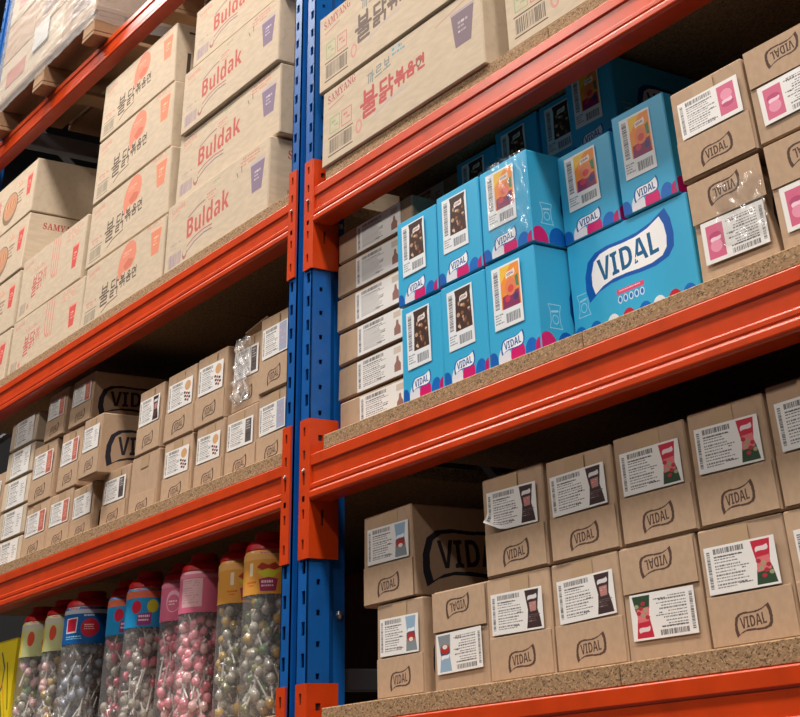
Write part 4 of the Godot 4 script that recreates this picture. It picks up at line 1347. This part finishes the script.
# ---------------------------------------------------------------- lollipop jars
func jar_label(kind: String) -> ImageTexture:
	var w := 768
	var h := 176
	var base := {"orange": Color(0.86, 0.60, 0.26), "pink": Color(0.84, 0.42, 0.54), "balloon": Color(0.12, 0.55, 0.78), "navy": Color(0.06, 0.34, 0.60), "lime": Color(0.76, 0.77, 0.56)}
	var im := canvas(w, h, base[kind])
	for n in 3:
		var x := n * 256
		match kind:
			"orange":
				im.fill_rect(Rect2i(x, 0, 256, 26), Color(0.90, 0.68, 0.40))
				fill_poly(im, [Vector2(x + 70, 60), Vector2(x + 96, 40), Vector2(x + 128, 52), Vector2(x + 160, 40), Vector2(x + 190, 60), Vector2(x + 160, 74), Vector2(x + 128, 66), Vector2(x + 98, 74)], Color(0.66, 0.20, 0.14))
				fill_poly(im, [Vector2(x + 72, 78), Vector2(x + 128, 72), Vector2(x + 188, 78), Vector2(x + 150, 106), Vector2(x + 108, 106)], Color(0.80, 0.78, 0.20))
				fill_poly(im, [Vector2(x + 82, 112), Vector2(x + 130, 104), Vector2(x + 178, 112), Vector2(x + 168, 164), Vector2(x + 92, 164)], Color(0.62, 0.20, 0.34))
				small_print(im, Rect2(x + 96, 118, 72, 38), 2, Color(0.94, 0.80, 0.84), 3)
				im.fill_rect(Rect2i(x + 28, 40, 20, 56), Color(0.90, 0.84, 0.74))
				small_print(im, Rect2(x + 10, 120, 50, 30), 2, Color(0.78, 0.36, 0.14), 4)
			"pink":
				im.fill_rect(Rect2i(x, 0, 256, 16), Color(0.90, 0.55, 0.64))
				if n == 0:
					im.fill_rect(Rect2i(x + 8, 20, 124, 130), Color(0.90, 0.72, 0.74))
					small_print(im, Rect2(x + 16, 28, 104, 110), 10, Color(0.80, 0.58, 0.62), 4)
				else:
					disc(im, Vector2(x + 128, 84), 46, 52, Color(0.93, 0.70, 0.78))
					disc(im, Vector2(x + 128, 92), 38, 40, base[kind])
					small_print(im, Rect2(x + 100, 80, 60, 30), 2, Color(0.95, 0.84, 0.88), 5)
			"balloon":
				im.fill_rect(Rect2i(x, 0, 256, 34), Color(0.86, 0.42, 0.30))
				disc(im, Vector2(x + 72, 78), 30, 32, Color(0.78, 0.12, 0.24))
				disc(im, Vector2(x + 166, 76), 32, 32, Color(0.76, 0.72, 0.16))
				fill_poly(im, [Vector2(x + 84, 112), Vector2(x + 164, 106), Vector2(x + 160, 166), Vector2(x + 82, 166)], Color(0.56, 0.22, 0.46))
				small_print(im, Rect2(x + 90, 118, 66, 40), 2, Color(0.92, 0.80, 0.88), 6)
			"navy":
				im.fill_rect(Rect2i(x, 0, 256, 22), Color(0.72, 0.74, 0.78))
				fill_poly(im, [Vector2(x + 16, 44), Vector2(x + 86, 40), Vector2(x + 84, 120), Vector2(x + 18, 122)], Color(0.80, 0.80, 0.84))
				fill_poly(im, [Vector2(x + 24, 50), Vector2(x + 80, 47), Vector2(x + 78, 112), Vector2(x + 25, 114)], Color(0.72, 0.12, 0.22))
				disc(im, Vector2(x + 150, 96), 46, 48, Color(0.74, 0.12, 0.20))
				small_print(im, Rect2(x + 122, 78, 56, 34), 3, Color(0.94, 0.76, 0.78), 7)
				small_print(im, Rect2(x + 116, 28, 70, 14), 1, Color(0.80, 0.86, 0.92), 8)
				small_print(im, Rect2(x + 20, 136, 90, 24), 2, Color(0.60, 0.82, 0.92), 9)
			"lime":
				im.fill_rect(Rect2i(x, 0, 256, 30), Color(0.78, 0.76, 0.70))
				disc(im, Vector2(x + 60, 80), 26, 40, Color(0.80, 0.30, 0.20))
				disc(im, Vector2(x + 170, 104), 36, 44, Color(0.76, 0.24, 0.32))
				im.fill_rect(Rect2i(x + 214, 40, 30, 130), Color(0.86, 0.78, 0.20))
	return tex(im)

func build_jar_shelf() -> void:
	# [x, z, radius, label, colours of the sweets, description]
	var jars := [
		[-0.285, -0.080, 0.052, "orange", ["olive", "grey", "grey", "amber", "moss"], "tall clear lollipop jar with orange label beside the post"],
		[-0.425, -0.092, 0.051, "orange", ["olive", "grey", "amber", "grey", "dark"], "tall clear lollipop jar with orange label, second from the post"],
		[-0.590, -0.082, 0.052, "pink", ["pink", "rose", "pink", "blush"], "clear jar of pink lollipops with white panel on its pink label"],
		[-0.735, -0.105, 0.051, "pink", ["pink", "rose", "blush", "pink"], "clear jar of pink lollipops half hidden behind the other pink jar"],
		[-0.872, -0.080, 0.052, "balloon", ["grey", "rose", "grey", "dark"], "clear lollipop jar with blue balloon label, nearer one"],
		[-1.022, -0.098, 0.051, "balloon", ["rose", "grey", "rose", "dark"], "clear lollipop jar with blue balloon label, half hidden one"],
		[-1.232, -0.085, 0.063, "navy", ["slate", "slate", "dark"], "wide clear lollipop jar with dark blue label"],
		[-1.395, -0.085, 0.051, "lime", ["olive", "amber", "blush", "grey"], "clear lollipop jar with pale green label beside the dark blue one"],
		[-1.545, -0.080, 0.051, "lime", ["olive", "grey", "moss", "blush"], "clear lollipop jar with pale green label beside the yellow box"]]
	var tone := {"olive": Color(0.46, 0.45, 0.26), "grey": Color(0.64, 0.61, 0.57), "amber": Color(0.70, 0.56, 0.26), "moss": Color(0.36, 0.46, 0.30), "dark": Color(0.34, 0.26, 0.25), "pink": Color(0.90, 0.56, 0.62), "rose": Color(0.78, 0.36, 0.44), "blush": Color(0.92, 0.74, 0.75), "slate": Color(0.55, 0.57, 0.63)}
	for k in tone:
		var m := matte(tone[k], 0.28)
		m.clearcoat_enabled = true
		m.clearcoat = 0.8
		m.clearcoat_roughness = 0.08
		M["sweet_" + k] = m
	M.stick = matte(Color(0.90, 0.89, 0.87), 0.4)
	var labels := {}
	for k in ["orange", "pink", "balloon", "navy", "lime"]:
		labels[k] = matte(Color(1, 1, 1), 0.35, jar_label(k))
	var ball := sphere_mesh(0.0105, 7, 10)
	var twist := lathe([Vector2(0.0075, 0.008), Vector2(0.004, 0.0125), Vector2(0.0065, 0.018), Vector2(0.0018, 0.0165)], 8)
	var stick := rod_mesh(Vector3(0, 0.008, 0), Vector3(0, 0.058, 0), 0.0019, 6)
	var protos := {}
	var total := 0
	for i in jars.size():
		var q: Array = jars[i]
		var r: float = q[2]
		var at := Vector3(q[0], B3, q[1])
		var t := thing("lollipop_jar", q[5], "jar", at, "lollipop jars")
		var body := [Vector2(0.0, 0.0), Vector2(r - 0.004, 0.0), Vector2(r, 0.004), Vector2(r, 0.278), Vector2(r - 0.004, 0.287), Vector2(r * 0.72, 0.293), Vector2(r * 0.70, 0.300)]
		part("body", lathe(body, 40), M.clear, t)
		part("label_band", lathe([Vector2(r + 0.0006, 0.209), Vector2(r + 0.0006, 0.282), Vector2(r - 0.003, 0.2885)], 40), labels[q[3]], t).rotation.y = [0.0, 0.35, 0.0, 1.7, 0.0, 0.1, 0.0, 0.1, 0.2][i]
		part("lid", lathe([Vector2(r * 0.94, 0.289), Vector2(r * 0.96, 0.291), Vector2(r * 0.92, 0.300), Vector2(r * 0.76, 0.308), Vector2(r * 0.62, 0.310), Vector2(r * 0.58, 0.324), Vector2(0.0, 0.327)], 32), M.lid, t)
		# sweets: seen ones one by one
		var g := RandomNumberGenerator.new()
		g.seed = 100 + i
		var want: int = [42, 38, 42, 26, 36, 26, 40, 26, 24][i]
		var placed := []
		var tries := 0
		while placed.size() < want and tries < 6000:
			tries += 1
			var ang := g.randf_range(-0.75, 2.35)
			if placed.size() > want * 0.86:
				ang = g.randf_range(0, TAU)
			var rr := r - 0.0125 - (0.0 if g.randf() < 0.5 else g.randf_range(0.008, 0.022))
			var p := Vector3(sin(ang) * rr, g.randf_range(0.0125, 0.203), cos(ang) * rr)
			var ok := true
			for o: Vector3 in placed:
				if o.distance_to(p) < 0.0205:
					ok = false
					break
			if ok:
				placed.append(p)
		for p: Vector3 in placed:
			var colour: String = q[4][g.randi() % q[4].size()]
			var key: String = q[3] + colour
			var word: String = {"olive": "olive", "grey": "grey", "amber": "amber", "moss": "green", "dark": "dark brown", "pink": "pink", "rose": "deep pink", "blush": "pale pink", "slate": "slate grey"}[colour]
			var lolly: Node3D
			if protos.has(key):
				lolly = protos[key].duplicate()
				lolly.name = numbered("lollipop")
				add_child(lolly)
				lolly.position = at + p
			else:
				lolly = thing("lollipop", "", "lollipop", at + p)
				part("wrapped_sweet", ball, M["sweet_" + colour], lolly)
				part("wrapper_twist", twist, M.wrapper, lolly)
				part("stick", stick, M.stick, lolly)
				protos[key] = lolly
			lolly.set_meta("label", "%s wrapped lollipop on white stick inside the %s" % [word, jar_short(i)])
			lolly.set_meta("group", "%s lollipops in jar %s" % [word, jar_short(i)])
			# the stick leans along the wall of the jar, inside it
			var out := Vector3(p.x, 0, p.z).normalized()
			var side := out.cross(Vector3.UP)
			var dir := Vector3.UP
			for attempt in 60:
				var lean := g.randf_range(-1.0, 1.0)
				dir = (Vector3.UP * (1.0 if g.randf() < 0.6 else -0.7) + side * lean * 0.9 - out * g.randf_range(-0.6, 0.4)).normalized()
				var tip := p + dir * 0.058
				if Vector2(tip.x, tip.z).length() < r - 0.004 and tip.y > 0.005 and tip.y < 0.26:
					break
				dir = -out
			var ax := dir.cross(Vector3(0.3, 0.1, 0.9)).normalized()
			lolly.basis = Basis(ax, dir, ax.cross(dir)).orthonormalized()
		total += placed.size()
	filling(jars, tone)
	# yellow box
	var y := canvas(160, 300, Color(0.90, 0.80, 0.10))
	var dark := Color(0.24, 0.18, 0.08)
	stroke(y, [Vector2(60, 30), Vector2(92, 70), Vector2(88, 120), Vector2(56, 150)], 8, Color(0.30, 0.30, 0.36))
	stroke(y, [Vector2(70, 120), Vector2(140, 250)], 6, dark)
	stroke(y, [Vector2(110, 60), Vector2(150, 180)], 6, dark)
	stroke(y, [Vector2(0, 250), Vector2(160, 236)], 5, dark)
	stroke(y, [Vector2(90, 110), Vector2(150, 230)], 5, Color(0.90, 0.55, 0.20))
	var yellow := matte(Color(0.90, 0.80, 0.10), 0.45)
	var b := thing("yellow_box", "yellow printed box at the left edge of the jar shelf", "box", Vector3(-1.72, B3, -0.17))
	part("body", bevel_box(Vector3(0.16, 0.262, 0.24), 0.002, {}, true), [yellow, matte(Color(1, 1, 1), 0.45, tex(y)), yellow], b, Vector3(0, 0.131, 0))
	part("lid_flap", box_mesh(Vector3(0.158, 0.0015, 0.24), 0.0004), yellow, b, Vector3(0, 0.2633, 0))

func jar_short(i: int) -> String:
	return ["orange label jar by post", "second orange label jar", "front pink label jar", "rear pink label jar", "nearer balloon label jar", "hidden balloon label jar", "dark blue label jar", "green label jar by blue", "green label jar by yellow"][i]

# ---------------------------------------------------------------- wrapped pallet on top
func build_top_shelf() -> void:
	var y0: float = LEVELS[0] - 0.067
	pallet(-2.40, -1.39, y0, 0.058, "wooden pallet under the film-wrapped cartons at the top left")
	wrapped_stack(-2.385, -1.40, y0 + 0.116, 0.055, "film-wrapped stack of cartons on the top left pallet", true)
	pallet(-1.20, -0.20, y0, -0.10, "wooden pallet on the top shelf near the post")
	wrapped_stack(-1.19, -0.21, y0 + 0.116, -0.11, "film-wrapped stack of cartons on the pallet near the post", false)

func pallet(x0: float, x1: float, y0: float, z: float, label: String) -> void:
	var w := x1 - x0
	var d := 1.1
	var t := thing("pallet", label, "pallet", Vector3((x0 + x1) / 2, y0, z - d / 2), "wooden pallets")
	for i in 3:
		for j in 3:
			part("block", box_mesh(Vector3(0.095, 0.062, 0.12), 0.003), M.wood, t, Vector3((i - 1) * (w / 2 - 0.0475), 0.046, (j - 1) * (d / 2 - 0.06)))
		part("bottom_board", box_mesh(Vector3(0.095, 0.015, d), 0.002), M.wood, t, Vector3((i - 1) * (w / 2 - 0.0475), 0.0075, 0))
	for j in 3:
		part("stringer_board", box_mesh(Vector3(w, 0.018, 0.10), 0.002), M.wood, t, Vector3(0, 0.086, (j - 1) * (d / 2 - 0.06)))
	film_skirt(w, d, t)
	for j in 7:
		part("deck_board", box_mesh(Vector3(w, 0.020, 0.135), 0.002), M.wood, t, Vector3(0, 0.1055, (j - 3) * (d - 0.135) / 6))

func film_skirt(w: float, d: float, t: Node3D) -> void:
	var fn := FastNoiseLite.new()
	fn.frequency = 0.9
	fn.seed = 9
	var wrinkle := func(u: float, v: float) -> Vector3:
		return Vector3(0, fn.get_noise_2d(u * 30.0, 3.0) * 0.008 * v, 0.003 + absf(fn.get_noise_2d(u * 3.0, v * 4.0 + u * 6.0)) * 0.005)
	part("film_skirt", sheet(w + 0.006, 0.062, 40, 6, wrinkle), M.stretch_film, t, Vector3(0, 0.0845, d / 2))
	part("film_skirt", sheet(d + 0.006, 0.062, 30, 6, wrinkle), M.stretch_film, t, Vector3(w / 2, 0.0845, 0)).rotation.y = PI / 2

func wrapped_stack(x0: float, x1: float, y0: float, z: float, label: String, paper: bool) -> void:
	var w := x1 - x0
	var d := 1.0
	var t := thing("wrapped_load", label, "pallet load", Vector3((x0 + x1) / 2, y0, z - d / 2), "wrapped pallet loads")
	var g := RandomNumberGenerator.new()
	g.seed = 31
	var high := 0.175
	for row in 4:
		for i in 3:
			for j in 2:
				var cw := w / 3
				var m: Material = [M.pale0, M.kraft0, M.pale1, M.kraft2, M.pale2, M.kraft1][g.randi() % 6]
				part("carton", bevel_box(Vector3(cw - 0.004, high - 0.003, d / 2 - 0.006), 0.003, {}, false), m, t, Vector3((i - 1) * cw, row * high + high / 2, (0.5 - j) * d / 2))
				if j == 0 and (i + row) % 2 == 0:
					var c := Color(0.74, 0.46, 0.40) if i == 0 else Color(0.52, 0.42, 0.38)
					part("printed_patch", box_mesh(Vector3(cw * 0.6, high * 0.4, 0.001), 0.0002), matte(c, 0.8), t, Vector3((i - 1) * cw + 0.02, row * high + high * 0.45, d / 2 - 0.002))
	if paper:
		part("paper_sheet", box_mesh(Vector3(0.155, 0.105, 0.001), 0.0003), M.paper, t, Vector3(-0.055, 0.135, d / 2 + 0.003))
	var fn := FastNoiseLite.new()
	fn.frequency = 0.9
	fn.seed = 8
	var wrinkle := func(u: float, v: float) -> Vector3:
		var k := fn.get_noise_2d(u * 2.2 - v * 1.0, v * 16.0 + u * 5.0)
		return Vector3(0, 0, 0.004 + absf(k) * 0.009)
	var H := high * 4
	part("stretch_film", sheet(w + 0.012, H, 30, 80, wrinkle), M.stretch_film, t, Vector3(0, H / 2, d / 2))
	var s := part("stretch_film", sheet(d + 0.012, H, 26, 70, wrinkle), M.stretch_film, t, Vector3(w / 2, H / 2, 0))
	s.rotation.y = PI / 2
	var s2 := part("stretch_film", sheet(d + 0.012, H, 26, 70, wrinkle), M.stretch_film, t, Vector3(-w / 2, H / 2, 0))
	s2.rotation.y = -PI / 2

# the sweets packed behind the first layer, too many to tell apart
func filling(jars: Array, tone: Dictionary) -> void:
	var ball := sphere_mesh(0.0105, 5, 8)
	var rod := rod_mesh(Vector3(0, 0.008, 0), Vector3(0, 0.056, 0), 0.0018, 5)
	var head_mat := matte(Color(1, 1, 1), 0.28)
	head_mat.vertex_color_use_as_albedo = true
	head_mat.clearcoat_enabled = true
	head_mat.clearcoat = 0.8
	head_mat.clearcoat_roughness = 0.08
	var where := []
	var tint := []
	var g := RandomNumberGenerator.new()
	g.seed = 77
	for q in jars:
		var r: float = q[2]
		for k in 130:
			var ang := g.randf() * TAU
			var rr := sqrt(g.randf()) * (r - 0.013)
			var p := Vector3(q[0] + sin(ang) * rr, B3 + g.randf_range(0.013, 0.20), q[1] + cos(ang) * rr)
			var dir := Vector3(-sin(ang) * 0.6, g.randf_range(-0.6, 1.0), -cos(ang) * 0.6).normalized()
			if p.y < B3 + 0.06:
				dir.y = absf(dir.y)
			var ax := dir.cross(Vector3(0.3, 0.1, 0.9)).normalized()
			where.append(Transform3D(Basis(ax, dir, ax.cross(dir)).orthonormalized(), p))
			var c: Color = tone[q[4][g.randi() % q[4].size()]]
			tint.append(c.srgb_to_linear())
	var holder := Node3D.new()
	holder.name = "lollipop_filling"
	add_child(holder)
	holder.set_meta("label", "mass of wrapped lollipops packed inside the clear jars")
	holder.set_meta("category", "lollipops")
	holder.set_meta("kind", "stuff")
	for n in 2:
		var mm := MultiMesh.new()
		mm.transform_format = MultiMesh.TRANSFORM_3D
		mm.use_colors = n == 0
		mm.mesh = ball if n == 0 else rod
		mm.instance_count = where.size()
		for i in where.size():
			mm.set_instance_transform(i, where[i])
			if n == 0:
				mm.set_instance_color(i, tint[i])
		var mi := MultiMeshInstance3D.new()
		mi.name = "packed_sweets" if n == 0 else "packed_sticks"
		mi.multimesh = mm
		mi.material_override = head_mat if n == 0 else M.stick
		mi.set_meta("kind", "stuff")
		holder.add_child(mi)
